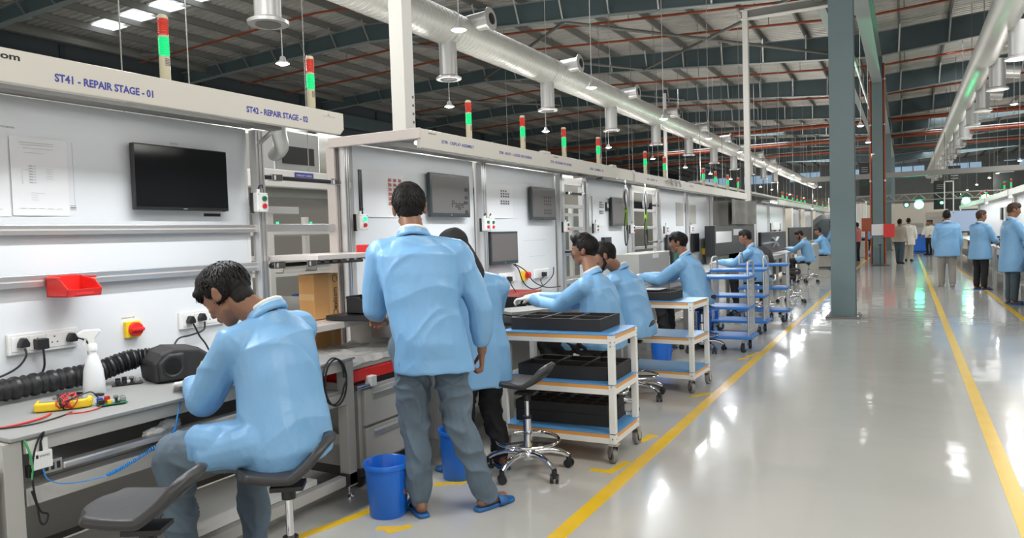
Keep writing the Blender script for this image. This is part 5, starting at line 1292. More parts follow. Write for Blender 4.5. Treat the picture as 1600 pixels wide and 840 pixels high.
def leg_disp(amp, seed):
    def f(co, nv):
        w = noise.noise(co * 4 + V((seed, 0, 0))) * 1.2; a = max(0, ridge(V((co.x * 7 + seed, co.y * 7 + w, co.z * 8 + w + co.x * 5)))) ** 2.2; return amp * (a - .3)
    return f
def hand(m, w, d, up, side, s=1.0, curl=.6, spread=.10, infl=0.0, th=1):
    """w wrist, d direction of the hand, up = back of the hand, side = +1 when the thumb leaves towards d x up"""
    w = V(w); d = V(d).normalized(); up = V(up); up = (up - d * up.dot(d)).normalized(); sd = d.cross(up) * side
    L = .185 * s; pl = .095 * s
    for k in range(4):
        o = (1.5 - k) * .019 * s
        cap(m, w + d * .01, w + d * pl + sd * o - up * .002, (.021 + infl) * s, (.0115 + infl) * s, .8, sd)
    fl = [.070, .079, .074, .058]
    for k in range(4):
        o = (1.5 - k) * .020 * s; a = w + d * pl + sd * o; dd = (d + sd * (1.5 - k) * spread).normalized(); ang = 0
        for j, (f, r) in enumerate(((.45, .0095), (.32, .0085), (.23, .0075))):
            ang += curl * (.75 + .25 * j) * (1 + .1 * k)
            v = dd * math.cos(ang) - up * math.sin(ang); b = a + v * fl[k] * f * s
            cap(m, a, b, (r + infl) * s, (r - .0008 + infl) * s, n=9); a = b
    a = w + d * .025 * s + sd * .022 * s; b = a + (d * .55 + sd * .75 - up * .35 * th).normalized() * .042 * s
    c = b + (d * .85 + sd * .25 - up * .5 * th).normalized() * .032 * s; e = c + (d * .9 - sd * .15 * th - up * .4 * th).normalized() * .024 * s
    chain(m, [a, b, c, e], [(.016 + infl) * s, (.012 + infl) * s, (.010 + infl) * s, (.0085 + infl) * s], n=9)
def head_frame(f, up):
    f = V(f).normalized(); up = V(up); up = (up - f * up.dot(f)).normalized(); r = f.cross(up)
    return Matrix((r, f, up)).transposed().to_quaternion()
def head(m, c, q, s=1.0):
    P = lambda x, y, z: V(c) + q @ (V((x, y, z)) * s)
    E = lambda p, r, qq=None: ell(m, P(*p), [k * s for k in r], (q @ qq) if qq else q, 18, 12)
    E((0, -.015, .035), (.074, .094, .083)); E((0, .028, .005), (.066, .070, .085)); E((0, .035, -.045), (.052, .053, .062))
    E((0, .052, -.085), (.032, .032, .026)); cap(m, P(-.045, .012, -.060), P(-.012, .062, -.094), .019 * s, .016 * s); cap(m, P(.045, .012, -.060), P(.012, .062, -.094), .019 * s, .016 * s)
    cap(m, P(-.036, .078, .026), P(.036, .078, .026), .0135 * s, .0135 * s, .8)
    cap(m, P(0, .085, .022), P(0, .108, -.018), .0085 * s, .0125 * s); E((0, .104, -.022), (.017, .013, .010))
    for x in (-1, 1):
        E((x * .036, .067, -.020), (.022, .020, .018)); E((x * .032, .073, .006), (.014, .013, .010))
        E((x * .077, -.012, -.008), (.010, .021, .032), Quaternion((0, 0, 1), -x * .45) @ Quaternion((1, 0, 0), .2)); E((x * .083, -.022, .008), (.008, .015, .019), Quaternion((0, 0, 1), -x * .5))
    E((0, .092, -.050), (.023, .011, .007)); E((0, .090, -.062), (.019, .011, .008))
def face_parts(c, q, root, s=1.0, brows=True, glasses=False, beard=0, moustache=False, mt='hair'):
    P = lambda x, y, z: V(c) + q @ (V((x, y, z)) * s)
    for x in (-1, 1):
        m = MB(); ell(m, P(x * .032, .0795, .007), (.0115 * s, .009 * s, .0065 * s), q); e = m.build('eye', M['eye_white'], root, smooth=60)
        m = MB(); ell(m, P(x * .031, .0868, .007), (.005 * s, .0025 * s, .0055 * s), q); m.build('iris', M['black_pl'], e, smooth=60)
        if brows:
            m = MB(); chain(m, [P(x * .014, .0915, .030), P(x * .034, .090, .036), P(x * .052, .076, .029)], [.0035 * s, .004 * s, .002 * s], .6, q @ V((0, 0, 1)), 8); m.build('eyebrow', M[mt], root, smooth=60)
    if glasses:
        m = MB()
        for x in (-1, 1):
            m.tube([P(x * .034 + .023 * math.cos(a) * (1.05), .1 - .006 * abs(math.cos(a)), .004 + .018 * math.sin(a)) for a in [i * .4833 for i in range(13)]], .0018 * s, 6, closed=True)
            m.tube([P(x * .058, .096, .010), P(x * .074, .06, .010), P(x * .077, .0, .008), P(x * .074, -.02, -.008)], .0018 * s, 6)
        m.tube([P(-.011, .101, .008), P(0, .104, .011), P(.011, .101, .008)], .0018 * s, 6)
        m.build('glasses', M['black_pl'], root, smooth=60)
    if moustache:
        m = MB()
        for x in (-1, 1): chain(m, [P(0, .103, -.037), P(x * .014, .101, -.040), P(x * .027, .088, -.050)], [.0045 * s, .0055 * s, .003 * s], .7, q @ V((0, 0, 1)), 8)
        m.build('moustache', M[mt], root, smooth=60)
    if beard:
        m = MB(); b = beard
        for x in (-1, 1): chain(m, [P(x * .068, .012, -.02), P(x * .060, .015, -.06), P(x * .040, .050, -.088), P(0, .080, -.104)], [.010 * b, .018 * b, .018 * b, .019 * b], .8, None, 10)
        fuse(m, 'beard', M[mt], root, .006, 2)
def tufts(m, c, q, s, n, seed, ln=(.018, .04), r=(.0035, .0009), crown=.62, zmin=-.05, lift=.2, down=1.0, front=True):
    rd = random.Random(seed); R = V((.081, .101, .090))
    k = 0
    while k < n:
        d = V((rd.gauss(0, 1), rd.gauss(0, 1), rd.gauss(0, 1))).normalized()
        p = V((d.x * R.x, -.015 + d.y * R.y, .037 + d.z * R.z))
        if p.z < zmin or (p.y > .03 and p.z < .05 + .25 * (p.y - .03)) : continue
        if p.y > -.02 and p.z < .015 and abs(p.x) > .05: continue
        if not front and p.y > .05: continue
        k += 1
        # flow: away from a whorl at the crown, then down
        w = V((.1, -.55, .83)); t = (d - w * d.dot(w)); t = t.normalized() if t.length > .05 else d.orthogonal().normalized()
        t = (t + V((rd.gauss(0, .35), rd.gauss(0, .35), rd.gauss(0, .35))) + V((0, 0, -down * .4))).normalized(); t = (t - d * t.dot(d)).normalized()
        L = rd.uniform(*ln); P0 = p; P1 = p + (t + d * lift).normalized() * L * .5; P2 = P1 + (t * 1.0 - d * .15 + V((0, 0, -.2 * down))).normalized() * L * .5
        sd = t.cross(d).normalized(); pts = []
        for P_, rr in ((P0, r[0]), (P1, r[0] * .8)):
            for a in range(4):
                an = a * PI / 2 + .78; pts.append(V(c) + q @ ((P_ + (sd * math.cos(an) * 1.5 + d * math.sin(an) * .7) * rr) * s))
        pts.append(V(c) + q @ (P2 * s))
        m.add(pts, [(0, 1, 5, 4), (1, 2, 6, 5), (2, 3, 7, 6), (3, 0, 4, 7), (4, 5, 8), (5, 6, 8), (6, 7, 8), (7, 4, 8)])
def hair(c, q, root, s=1.0, mt='hair', seed=1, n=900, vox=.006, top=1.0, nape=-.045, fringe=.0, name='hair', side=0.0):
    m = MB(); P = lambda x, y, z: V(c) + q @ (V((x, y, z)) * s)
    E = lambda p, r: ell(m, P(*p), [k * s for k in r], q, 18, 12)
    E((0, -.028, .045), (.081, .090, .085)); E((0, .030, .075 + .008 * top), (.066, .062, .048 + .014 * top)); E((0, -.05, .0), (.066, .060, .058))
    E((0, -.052, nape + .022), (.056, .043, .050)); E((0, -.0, .09), (.070, .080, .042 + .012 * top))
    for x in (-1, 1): cap(m, P(x * .071, .012, .045), P(x * .0725, .016, .005), .016 * s, .009 * s, .6); E((x * .062, -.036, .034), (.017, .033, .034))
    if fringe: chain(m, [P(-.045, .075, .075), P(0, .090, .072 - fringe * .3), P(.045, .075, .06)], [.022 * s, .022 * s, .02 * s])
    if top > 1.2: chain(m, [P(-.045, .055, .105), P(0, .075, .118), P(.04, .060, .108)], [.03 * s, .032 * s, .028 * s]); chain(m, [P(-.04, .0, .12), P(.03, -.02, .125)], [.03 * s, .028 * s])
    h = fuse(m, name, M[mt], root, vox, 2, disp=lambda co, nv: .0035 * noise.noise(co * 55))
    if n:
        t = MB(); tufts(t, c, q, s * (1 + .02 * top), n, seed, zmin=nape - .0)
        if fringe:
            rd = random.Random(seed)
            for i in range(50):
                x = rd.uniform(-.055, .055); p0 = P(x, .080 + .012 * (1 - (x / .06) ** 2), .085 + rd.uniform(-.01, .01)); p1 = P(x * 1.05 + rd.gauss(0, .006), .100 - abs(x) * .3, .060 - rd.random() * .02); p2 = P(x * 1.1 + rd.gauss(0, .01), .102 - abs(x) * .4, .035 - fringe * rd.random())
                t.tube([p0, p1, p2], .003, 4, rfun=lambda q_: .0035 * (1 - q_ * .8))
        t.build('hair_locks', M[mt], h, smooth=80)['kind'] = 'stuff'
    return h
def slipper(root, heel, toe, s=1.0, mt='slipper', name='slipper', shoe=False):
    h = V(heel); t = V(toe); d = (t - h).normalized(); n = V((-d.y, d.x, 0)); L = (t - h).length
    out = [(-.010, -.028), (-.014, 0), (-.010, .028), (.05, .036), (.12, .036), (L - .04, .048), (L - .005, .035), (L + .012, 0), (L - .005, -.035), (L - .04, -.046), (.12, -.034), (.05, -.034)]
    m = MB(); m.prism(out, 0.001, .020, lambda a, b, z: h + d * a + n * b + V((0, 0, z)))
    o = m.build(name, M[mt], root, bevel=.005, smooth=50)
    if shoe:
        m = MB(); chain(m, [h + d * .03 + V((0, 0, .05)), h + d * L * .5 + V((0, 0, .045)), h + d * (L - .03) + V((0, 0, .032))], [.042, .040, .036], .9, n); m.build('upper', M[mt], o, smooth=80)
    else:
        m = MB(); N = 9; vs = []
        for i in range(N + 1):
            a = PI * i / N
            for x in (.50, .62, .74): vs.append(h + d * (L * x) + n * math.cos(a) * .052 + V((0, 0, .012 + math.sin(a) * (.058 - .02 * (x - .5) * 4))))
        m.add(vs, [(i * 3 + k, (i + 1) * 3 + k, (i + 1) * 3 + k + 1, i * 3 + k + 1) for i in range(N) for k in range(2)])
        st_ = m.build('strap', M[mt], o, smooth=80); z = st_.modifiers.new('t', 'SOLIDIFY'); z.thickness = .006
    return o
def figure(label, J, fwd, hf, hup, vox=.010, seed=1, coat='coat_blue', trouser='jeans', hairargs=None, faceargs=None, gloves=(), coat_len=.16, seated=False, sk=(0, 0, 0), hemw=.235, hs=1.0, shoes='slipper', inner=True, handspec=None, coatkind=True, detail=True, cat='person', skirtpts=None, coat_name='coat', girth=1.0, sleeve=1.0, torso_side=None, bare=True, collar=True):
    """J: world joints: hip, neck, head, shL, shR, elL, elR, wrL, wrR, hipL, hipR, knL, knR, anL, anR, toL, toR"""
    J = {k: V(v) for k, v in J.items()}; fwd = V(fwd).normalized()
    base = V(((J['anL'].x + J['anR'].x) / 2, (J['anL'].y + J['anR'].y) / 2, 0))
    q = head_frame(hf, hup); g = girth
    rt = (J['shR'] - J['shL']); rt.normalize(); ax = (J['neck'] - J['hip']).normalized(); fw = ax.cross(rt) * -1
    if fw.dot(fwd) < 0: fw = -fw
    # --- body
    m = MB(); head(m, J['head'], q, hs)
    cap(m, J['neck'] - ax * .02, J['head'] + q @ V((0, -.022, -.055)), .062, .058)
    mid = J['hip'].lerp(J['neck'], .5)
    loft(m, [(J['hip'] - ax * .08, rt, fw, .13, .09, 2.2), (J['hip'], rt, fw, .15, .10, 2.2), (mid, rt, fw, .13, .085, 2.2), (J['hip'].lerp(J['neck'], .82), rt, fw, .15, .085, 2.2), (J['neck'] - ax * .01, rt, fw, .06, .055, 2)], 20)
    for s_, S in (('L', -1), ('R', 1)):
        chain(m, [J['neck'] - ax * .06, J['sh' + s_], J['el' + s_], J['wr' + s_]], [.05, .042, .036, .026])
        chain(m, [J['hip' + s_], J['kn' + s_], J['an' + s_]], [.075, .052, .034])
        tv = (J['to' + s_] - J['an' + s_]); tv.z = 0; tv.normalize()
        a0 = V((J['an' + s_].x, J['an' + s_].y, .045)); cap(m, a0 - tv * .03, a0 + tv * .12 - V((0, 0, .008)), .030, .026)
        cap(m, J['an' + s_], a0 - tv * .02, .034, .032)
        if handspec and s_ in handspec and s_ not in gloves:
            d, up, sdx, cu = handspec[s_][:4]; hand(m, J['wr' + s_], d, up, sdx, hs, cu)
        elif s_ not in gloves:
            d = (J['wr' + s_] - J['el' + s_]).normalized(); hand(m, J['wr' + s_], d, rt * S, 1 if S > 0 else -1, hs, .35)
    body = fuse(m, 'person', M['skin'], None, min(vox, .0075 if detail else .012), 3, top=base)
    tag(body, label, cat); root = body
    # --- gloves
    for s_ in gloves:
        d, up, sdx, cu = handspec[s_][:4]; m = MB(); hand(m, J['wr' + s_], d, up, sdx, hs, cu, infl=.0015); w = J['wr' + s_]; dd = V(d).normalized()
        cap(m, w - dd * .045, w + dd * .02, .034, .030); fuse(m, 'glove', M['glove'], root, .006 if detail else .009, 2, disp=lambda co, nv: .0012 * noise.noise(co * 60))
    # --- trousers
    m = MB()
    for s_ in 'LR':
        a = J['an' + s_]; k = J['kn' + s_]; h = J['hip' + s_]
        chain(m, [h, h.lerp(k, .5), k], [.103 * g, .090 * g, .074 * g]); chain(m, [k, k.lerp(a, .45), a + (k - a).normalized() * .02], [.074 * g, .067 * g, .060 * g])
        tv = (J['to' + s_] - a); tv.z = 0; tv.normalize(); cap(m, a + V((0, 0, .03)), a + tv * .005 + V((0, 0, -.005)), .056 * g, .054 * g)
    cap(m, J['hipL'], J['hipR'], .105 * g, .105 * g); cap(m, J['hip'] + ax * .04, J['hip'] - fw * .03, .11 * g, .105 * g)
    tr = fuse(m, 'trousers', M[trouser], root, vox, 3, disp=leg_disp(.018 if detail else .006, seed))
    if detail and trouser == 'jeans' and not seated:
        for s_, S in (('L', -1), ('R', 1)):
            c = J['hip' + s_] - fw * .098 - ax * .065
            P_ = [c + rt * a * .06 - ax * b for a, b in ((-1, 0), (-1, .09), (0, .13), (1, .09), (1, 0))]
            MB().tube([p - fw * (.0085 - .03 * abs((p - c).dot(rt)) * 6 * .3) for p in P_], .0016, 5, closed=True).build('pocket_stitching', M['jeans_dark'], tr)
    # --- coat
    m = MB(); hip = J['hip']; nk = J['neck']; T = lambda t: hip.lerp(nk, t); shw = (J['shR'] - J['shL']).length / 2; shc = (J['shR'] + J['shL']) / 2
    if seated:
        loft(m, [(hip - V((0, 0, .085)) - fwd * .015, rt, fwd, .205 * g, .165 * g, 2.6), (hip - V((0, 0, .02)) - fwd * .02, rt, fwd, .205 * g, .165 * g, 2.4), (T(.22) - fw * .01, rt, fw, .198 * g, .155 * g, 2.3), (T(.5) - fw * .02, rt, fw, .198 * g, .150 * g, 2.3), (T(.74) - fw * .015, rt, fw, .205 * g, .14 * g, 2.3), (shc.lerp(T(.9), .5) - fw * .005, rt, fw, shw * .95, .108 * g, 2.2), (T(.985), rt, fw, .085, .078, 2)])
        for s_ in 'LR': cap(m, J['hip' + s_] + V((0, 0, .02)), J['hip' + s_].lerp(J['kn' + s_], .62) + V((0, 0, .012)), .108 * g, .092 * g)
    else:
        dn = V((0, 0, -1)); sk = V(sk); loft(m, [(hip + dn * coat_len + sk, rt, fwd, hemw * g, hemw * .79 * g, 2.4), (hip + dn * coat_len * .5 + sk * .7, rt, fwd, (hemw - .008) * g, (hemw - .008) * .78 * g, 2.4), (hip + sk * .4, rt, fwd, (hemw - .018) * g, .165 * g, 2.3), (T(.3), rt, fw, min(.205, hemw - .02) * g, .15 * g, 2.3), (T(.62), rt, fw, .215 * g, .15 * g, 2.3), (T(.80), rt, fw, .225 * g, .14 * g, 2.3), (shc.lerp(T(.92), .4), rt, fw, shw * .98, .105 * g, 2.2), (T(.985), rt, fw, .09, .080, 2)])
    for s_ in 'LR':
        sh = J['sh' + s_]; el = J['el' + s_]; wr = J['wr' + s_]; k = sleeve
        chain(m, [nk - ax * .045, sh - ax * .012, sh.lerp(el, .5), el], [.062, .077 * k, .073 * k, .066 * k]); chain(m, [el, el.lerp(wr, .5), wr - (wr - el).normalized() * .065], [.066 * k, .059 * k, .047 * k])
    if skirtpts:
        for a, b, ra, rb in skirtpts: cap(m, a, b, ra, rb)
    ct = fuse(m, coat_name, M[coat], root, vox, 4, disp=cloth_disp(.0135 if detail else .009, seed * 3.1))
    # --- collar
    if collar:
        m = MB(); nv = (J['head'] - nk).normalized(); c0 = nk - nv * .004
        pts = [c0 + rt * math.cos(a) * .076 + fw * math.sin(a) * .068 + ax * (.020 * -math.sin(a)) + ax * .012 for a in [i * PI / 9 for i in range(18)]]
        m.tube(pts, .014, 8, closed=True); pts2 = [p - ax * .022 + (p - c0).normalized() * .010 for p in pts]; m.tube(pts2, .012, 8, closed=True)
        fuse(m, 'collar', M[coat], ct, .007 if detail else .012, 2)
        if inner:
            MB().tube([p + ax * .019 - (p - c0).normalized() * .007 for p in pts], .0105, 8, closed=True).build('shirt_collar', M['shirt'], root, smooth=80)
    # --- hair, face
    if hairargs is not None: hair(J['head'], q, root, hs, **hairargs)
    face_parts(J['head'], q, root, hs, **(faceargs or {})) if detail or faceargs else None
    if shoes:
        for s_ in 'LR':
            tv = (J['to' + s_] - J['an' + s_]); tv.z = 0; tv.normalize(); a = V((J['an' + s_].x, J['an' + s_].y, 0))
            slipper(root, a - tv * .06, a + tv * .185, mt=shoes, shoe=(shoes != 'slipper'), name='slipper' if shoes == 'slipper' else 'shoe')
    return root

# A: seated man in the foreground, bent over the bench
figure('seated man in light blue coat bent over the front bench, back to camera',
    dict(hip=(-2.14, 2.05, .705), neck=(-2.31, 2.14, 1.165), head=(-2.455, 2.075, 1.245), shL=(-2.30, 1.965, 1.07), shR=(-2.31, 2.315, 1.095),
         elL=(-2.47, 1.95, .835), elR=(-2.50, 2.43, .85), wrL=(-2.775, 2.13, .85), wrR=(-2.80, 2.30, .86), hipL=(-2.13, 1.96, .685), hipR=(-2.13, 2.15, .685),
         knL=(-2.52, 1.83, .655), knR=(-2.52, 2.22, .60), anL=(-2.50, 1.86, .10), anR=(-2.50, 2.20, .10), toL=(-2.66, 1.84, 0), toR=(-2.66, 2.22, 0)),
    (-1, .08, 0), (-.72, -.16, -.66), (-.62, -.05, .78), vox=.007, seed=2, seated=True, hs=1.02,
    hairargs=dict(seed=3, n=1500, fringe=.01, top=1.1, nape=-.072), faceargs=dict(), gloves=('L', 'R'), girth=.93,
    handspec=dict(L=((-.8, .25, -.12), (.1, 0, 1), 1, .45), R=((-.8, -.35, -.1), (0, 0, 1), -1, .45)),
    skirtpts=[((-2.16, 1.90, .70), (-2.30, 1.84, .665), .085, .062), ((-2.30, 1.86, .70), (-2.40, 1.86, .70), .075, .06)])
# B: standing man seen from behind
figure('standing man in light blue coat and grey jeans, back to camera, beside blue bucket',
    dict(hip=(-2.20, 3.13, .92), neck=(-2.285, 3.15, 1.47), head=(-2.345, 3.20, 1.615), shL=(-2.44, 3.05, 1.385), shR=(-2.105, 3.28, 1.38),
         elL=(-2.525, 3.10, 1.09), elR=(-1.995, 3.33, 1.07), wrL=(-2.70, 3.34, 1.01), wrR=(-2.01, 3.35, .84), hipL=(-2.285, 3.075, .88), hipR=(-2.125, 3.18, .88),
         knL=(-2.285, 3.10, .47), knR=(-2.085, 3.22, .47), anL=(-2.265, 3.09, .085), anR=(-1.985, 3.30, .085), toL=(-2.42, 3.20, 0), toR=(-1.93, 3.46, 0)),
    (-.56, .83, 0), (-.60, .78, -.15), (-.1, .05, 1), vox=.007, seed=5, hs=1.03, coat_len=.155, girth=1.0, sk=(.03, .01, 0), hemw=.212,
    hairargs=dict(seed=8, n=1700, top=.95, nape=-.04, mt='hair'), faceargs=dict(),
    handspec=dict(R=((-.10, .1, -1), (.83, .56, 0), -1, 1.05), L=((-.6, .6, -.2), (0, 0, 1), 1, .7)))
# C: woman with black head scarf behind him
cw = figure('woman with black head scarf and long blue coat behind the standing man',
    dict(hip=(-2.33, 3.83, .80), neck=(-2.38, 3.80, 1.255), head=(-2.44, 3.76, 1.375), shL=(-2.44, 3.64, 1.17), shR=(-2.25, 3.96, 1.15),
         elL=(-2.60, 3.70, .93), elR=(-2.36, 4.06, .92), wrL=(-2.80, 3.85, .95), wrR=(-2.60, 4.05, .96), hipL=(-2.37, 3.76, .76), hipR=(-2.29, 3.9, .76),
         knL=(-2.40, 3.76, .42), knR=(-2.30, 3.91, .42), anL=(-2.42, 3.75, .085), anR=(-2.25, 3.95, .085), toL=(-2.6, 3.75, 0), toR=(-2.40, 4.06, 0)),
    (-.88, .45, 0), (-.8, .25, -.5), (-.35, .1, 1), vox=.011, seed=9, hs=.96, coat_len=.26, girth=.92, trouser='black_cloth', collar=False,
    hairargs=None, faceargs=dict(), inner=False)
q = head_frame((-.8, .25, -.5), (-.35, .1, 1)); hc = V((-2.44, 3.76, 1.375)); m = MB()
ell(m, hc + q @ V((0, -.02, .035)), (.092, .108, .096), q, 20, 14); ell(m, hc + q @ V((0, -.04, -.05)), (.085, .085, .09), q, 18, 12); cap(m, hc + q @ V((0, -.05, -.09)), V((-2.36, 3.81, 1.22)), .085, .10)
fuse(m, 'head_scarf', M['black_cloth'], cw, .009, 3, disp=cloth_disp(.010, 4))
# black wide trousers hem
# seated row
def seated(label, b, dz=0, lean=0., side=0., reach=.0, hfv=(-1, 0, -.25), hup=(-.2, 0, 1), seed=1, detail=True, rhead=(0, 0, 0), armz=.0, **kw):
    x, y = b; L = lean
    J = dict(hip=(x, y, .655 + dz), neck=(x - .12 - L, y + .03 + side, 1.15 + dz), head=(x - .205 - L + rhead[0], y + .03 + side + rhead[1], 1.305 + dz + rhead[2]),
             shL=(x - .115 - L, y - .15 + side, 1.065 + dz), shR=(x - .115 - L, y + .20 + side, 1.07 + dz), elL=(x - .34 - L * .8 - reach * .4, y - .10 + side, .86), elR=(x - .36 - L * .8, y + .26, .88),
             wrL=(x - .58 - L * .5 - reach, y + .0, .90 + armz), wrR=(x - .60 - L * .5 - reach, y + .17, .90 + armz), hipL=(x - .02, y - .09, .63 + dz), hipR=(x - .02, y + .10, .63 + dz),
             knL=(x - .43, y - .14, .60 + dz), knR=(x - .43, y + .16, .58 + dz), anL=(x - .36, y - .13, .16), anR=(x - .38, y + .15, .16), toL=(x - .56, y - .14, 0), toR=(x - .56, y + .16, 0))
    J['anL'] = (x - .36, y - .13, .09); J['anR'] = (x - .38, y + .15, .09)
    return figure(label, J, (-1, .05, 0), hfv, hup, seated=True, seed=seed, detail=detail, handspec=dict(L=((-1, .1, -.1), (.1, 0, 1), 1, .5), R=((-1, -.2, -.1), (0, 0, 1), -1, .5)), **kw)
seated('seated man with glasses and moustache in blue coat behind the nearest cart', (-2.12, 5.42), dz=-.02, lean=-.02, reach=.09, armz=.03, rhead=(0, .06, .03), hfv=(-1, -.12, -.10), hup=(-.05, 0, 1), vox=.009, seed=4, gloves=('L', 'R'), hs=1.0,
       hairargs=dict(seed=5, n=1100, top=1.6, nape=-.035), faceargs=dict(glasses=True, moustache=True), trouser='black_cloth')
seated('bearded man in blue coat seated beyond the man with glasses, looking down', (-2.12, 6.15), dz=-.02, lean=.0, rhead=(-.01, -.12, -.04), side=-.03, hfv=(-.9, -.35, -.45), hup=(-.4, 0, 1), vox=.010, seed=6, gloves=('L',),
       hairargs=dict(seed=15, n=800, top=1.1), faceargs=dict(beard=.95), trouser='black_cloth', girth=1.06)
seated('young man in blue coat leaning forward behind the second cart', (-2.20, 8.75), dz=.0, lean=.04, reach=.16, rhead=(0, .03, .0), hfv=(-1, -.1, -.12), hup=(-.1, 0, 1), vox=.011, seed=7, gloves=('L',),
       hairargs=dict(seed=25, n=500, top=1.2, vox=.008, fringe=.01), faceargs=dict(), trouser='black_cloth')
seated('fourth seated man in blue coat behind the blue trolleys', (-2.14, 12.75), dz=.0, lean=.05, reach=.12, hfv=(-1, -.1, -.28), hup=(-.25, 0, 1), vox=.013, seed=8, detail=False, gloves=('L',),
       hairargs=dict(seed=35, n=0, top=1.1, vox=.011), faceargs=dict(), trouser='black_cloth')
seated('last seated man in blue coat on a stool left of the big column', (-2.25, 20.6), dz=-.03, lean=.0, rhead=(-.02, 0, -.03), hfv=(-1, 0, -.55), hup=(-.5, 0, 1), vox=.015, seed=9, detail=False,
       hairargs=dict(seed=45, n=0, top=.8, vox=.013), faceargs=dict(beard=1), trouser='black_cloth')
# standing figures, generic
def standing(label, b, yaw, h=1.70, stride=0., arms=((.0, .05), (.0, .05)), hyaw=0, hdown=.1, seed=1, **kw):
    """yaw 0 faces +Y; arms: (forward reach, bend) per side"""
    k = h / 1.72; c, s = math.cos(yaw), math.sin(yaw)
    T = lambda r, f, z: V((b[0] + (r * c - f * s) * k, b[1] + (r * s + f * c) * k, z * k))
    J = dict(hip=T(0, 0, .92), neck=T(0, .0, 1.46), head=T(0, .035, 1.61), shL=T(-.185, 0, 1.385), shR=T(.185, 0, 1.385), hipL=T(-.09, 0, .88), hipR=T(.09, 0, .88),
             knL=T(-.10, .02 + stride * .55, .48), knR=T(.10, .02 - stride * .3, .48), anL=T(-.10, stride * .9, .085), anR=T(.10, -stride, .085), toL=T(-.12, stride * .9 + .2, 0), toR=T(.12, -stride + .2, 0))
    hsx = {}
    for S, sg, (re, be) in (('L', -1, arms[0]), ('R', 1, arms[1])):
        J['el' + S] = T(sg * .25, -.03 + re * .25, 1.09 + .02 * re); J['wr' + S] = T(sg * (.26 - .1 * re), .03 + re * .42, .83 + be * .5)
        d = J['wr' + S] - J['el' + S]; hsx[S] = (d, T(sg, 0, 0) - T(0, 0, 0) if be < .2 else V((0, 0, 1)), -sg if be < .2 else sg * -1, .5)
    f = T(0, 1, 0) - T(0, 0, 0); hf = Quaternion((0, 0, 1), hyaw) @ f; hf.z = -hdown
    return figure(label, J, f, hf, (0, 0, 1), seed=seed, handspec=hsx, **kw)
far = dict(detail=False, vox=.014)
standing('man in blue coat and grey trousers walking away down the aisle', (.82, 19.2), R_(4), 1.71, stride=.07, arms=((.0, .02), (.1, .04)), seed=12, trouser='grey_cloth', shoes='grey_cloth', hairargs=dict(n=0, vox=.012), coat_len=.22, girth=1.12, hyaw=-.15, **far)
standing('man in blue coat and black trousers standing at the right benches, left of the tallest', (1.40, 18.5), R_(-50), 1.67, arms=((.6, .35), (.6, .35)), seed=13, trouser='black_cloth', hairargs=dict(n=0, vox=.012, mt='hair_brown'), coat_len=.24, hyaw=-.3, **far)
standing('tall person in long blue coat and dark jeans at the right picture edge', (1.62, 15.3), R_(-75), 1.74, arms=((.7, .35), (.7, .38)), seed=14, trouser='jeans_dark', hairargs=dict(n=0, vox=.012, mt='hair_brown'), coat_len=.36, hyaw=-.1, hdown=.25, **far)
fr = dict(detail=False, vox=.022, inner=False)
standing('man in beige shirt and dark jeans beside the second teal column', (-.20, 30.4), R_(-20), 1.62, stride=.10, seed=15, coat='beige_cloth', trouser='jeans_dark', shoes='black_cloth', hairargs=dict(n=0, vox=.02), coat_len=.06, girth=1.1, coat_name='shirt', **fr)
standing('man in long cream shirt and cream trousers right of the beige shirted man', (.10, 32.6), R_(-5), 1.66, stride=.08, seed=16, coat='white_cloth', trouser='beige_cloth', shoes='black_cloth', hairargs=dict(n=0, vox=.02), coat_len=.26, coat_name='shirt', **fr)
standing('person in white shirt and black trousers beyond the walking man', (.95, 38.7), R_(140), 1.58, arms=((.5, .3), (.5, .3)), seed=17, coat='white_cloth', trouser='black_cloth', shoes='black_cloth', hairargs=dict(n=0, vox=.02, mt='hair_brown'), coat_len=.05, girth=.85, coat_name='shirt', **fr)
standing('person in brown shirt and black trousers left of the second teal column', (-1.75, 33.0), R_(60), 1.55, arms=((.5, .3), (.5, .3)), seed=18, coat='ink_red', trouser='black_cloth', shoes='black_cloth', hairargs=dict(n=0, vox=.02), coat_len=.04, girth=.9, coat_name='shirt', **fr)
standing('worker in blue coat and blue cap left of the big column', (-2.15, 27.0), R_(80), 1.62, arms=((.6, .3), (.6, .3)), seed=19, trouser='jeans_dark', hairargs=dict(n=0, vox=.02), coat_len=.3, coat='coat_blue_far', **fr)
seated('small seated worker in blue coat near the arched machine', (-2.2, 25.0), lean=.05, vox=.022, seed=20, detail=False, hairargs=dict(n=0, vox=.02), trouser='black_cloth', coat='coat_blue_far', inner=False)
for i, (x, y, l) in enumerate(((-3.1, 46, 'leftmost'), (-2.3, 49, 'second'), (-1.7, 44.5, 'third'), (1.3, 50, 'fourth'), (2.1, 53, 'fifth'))):
    standing('distant worker in blue among the machines at the far end, %s of five' % l, (x, y), R_(60 + 70 * i), 1.62, arms=((.5, .3), (.2, .1)), seed=21 + i, coat='coat_blue_far', trouser='black_cloth', shoes=None, hairargs=dict(n=0, vox=.03), coat_len=.2, detail=False, vox=.03, inner=False)
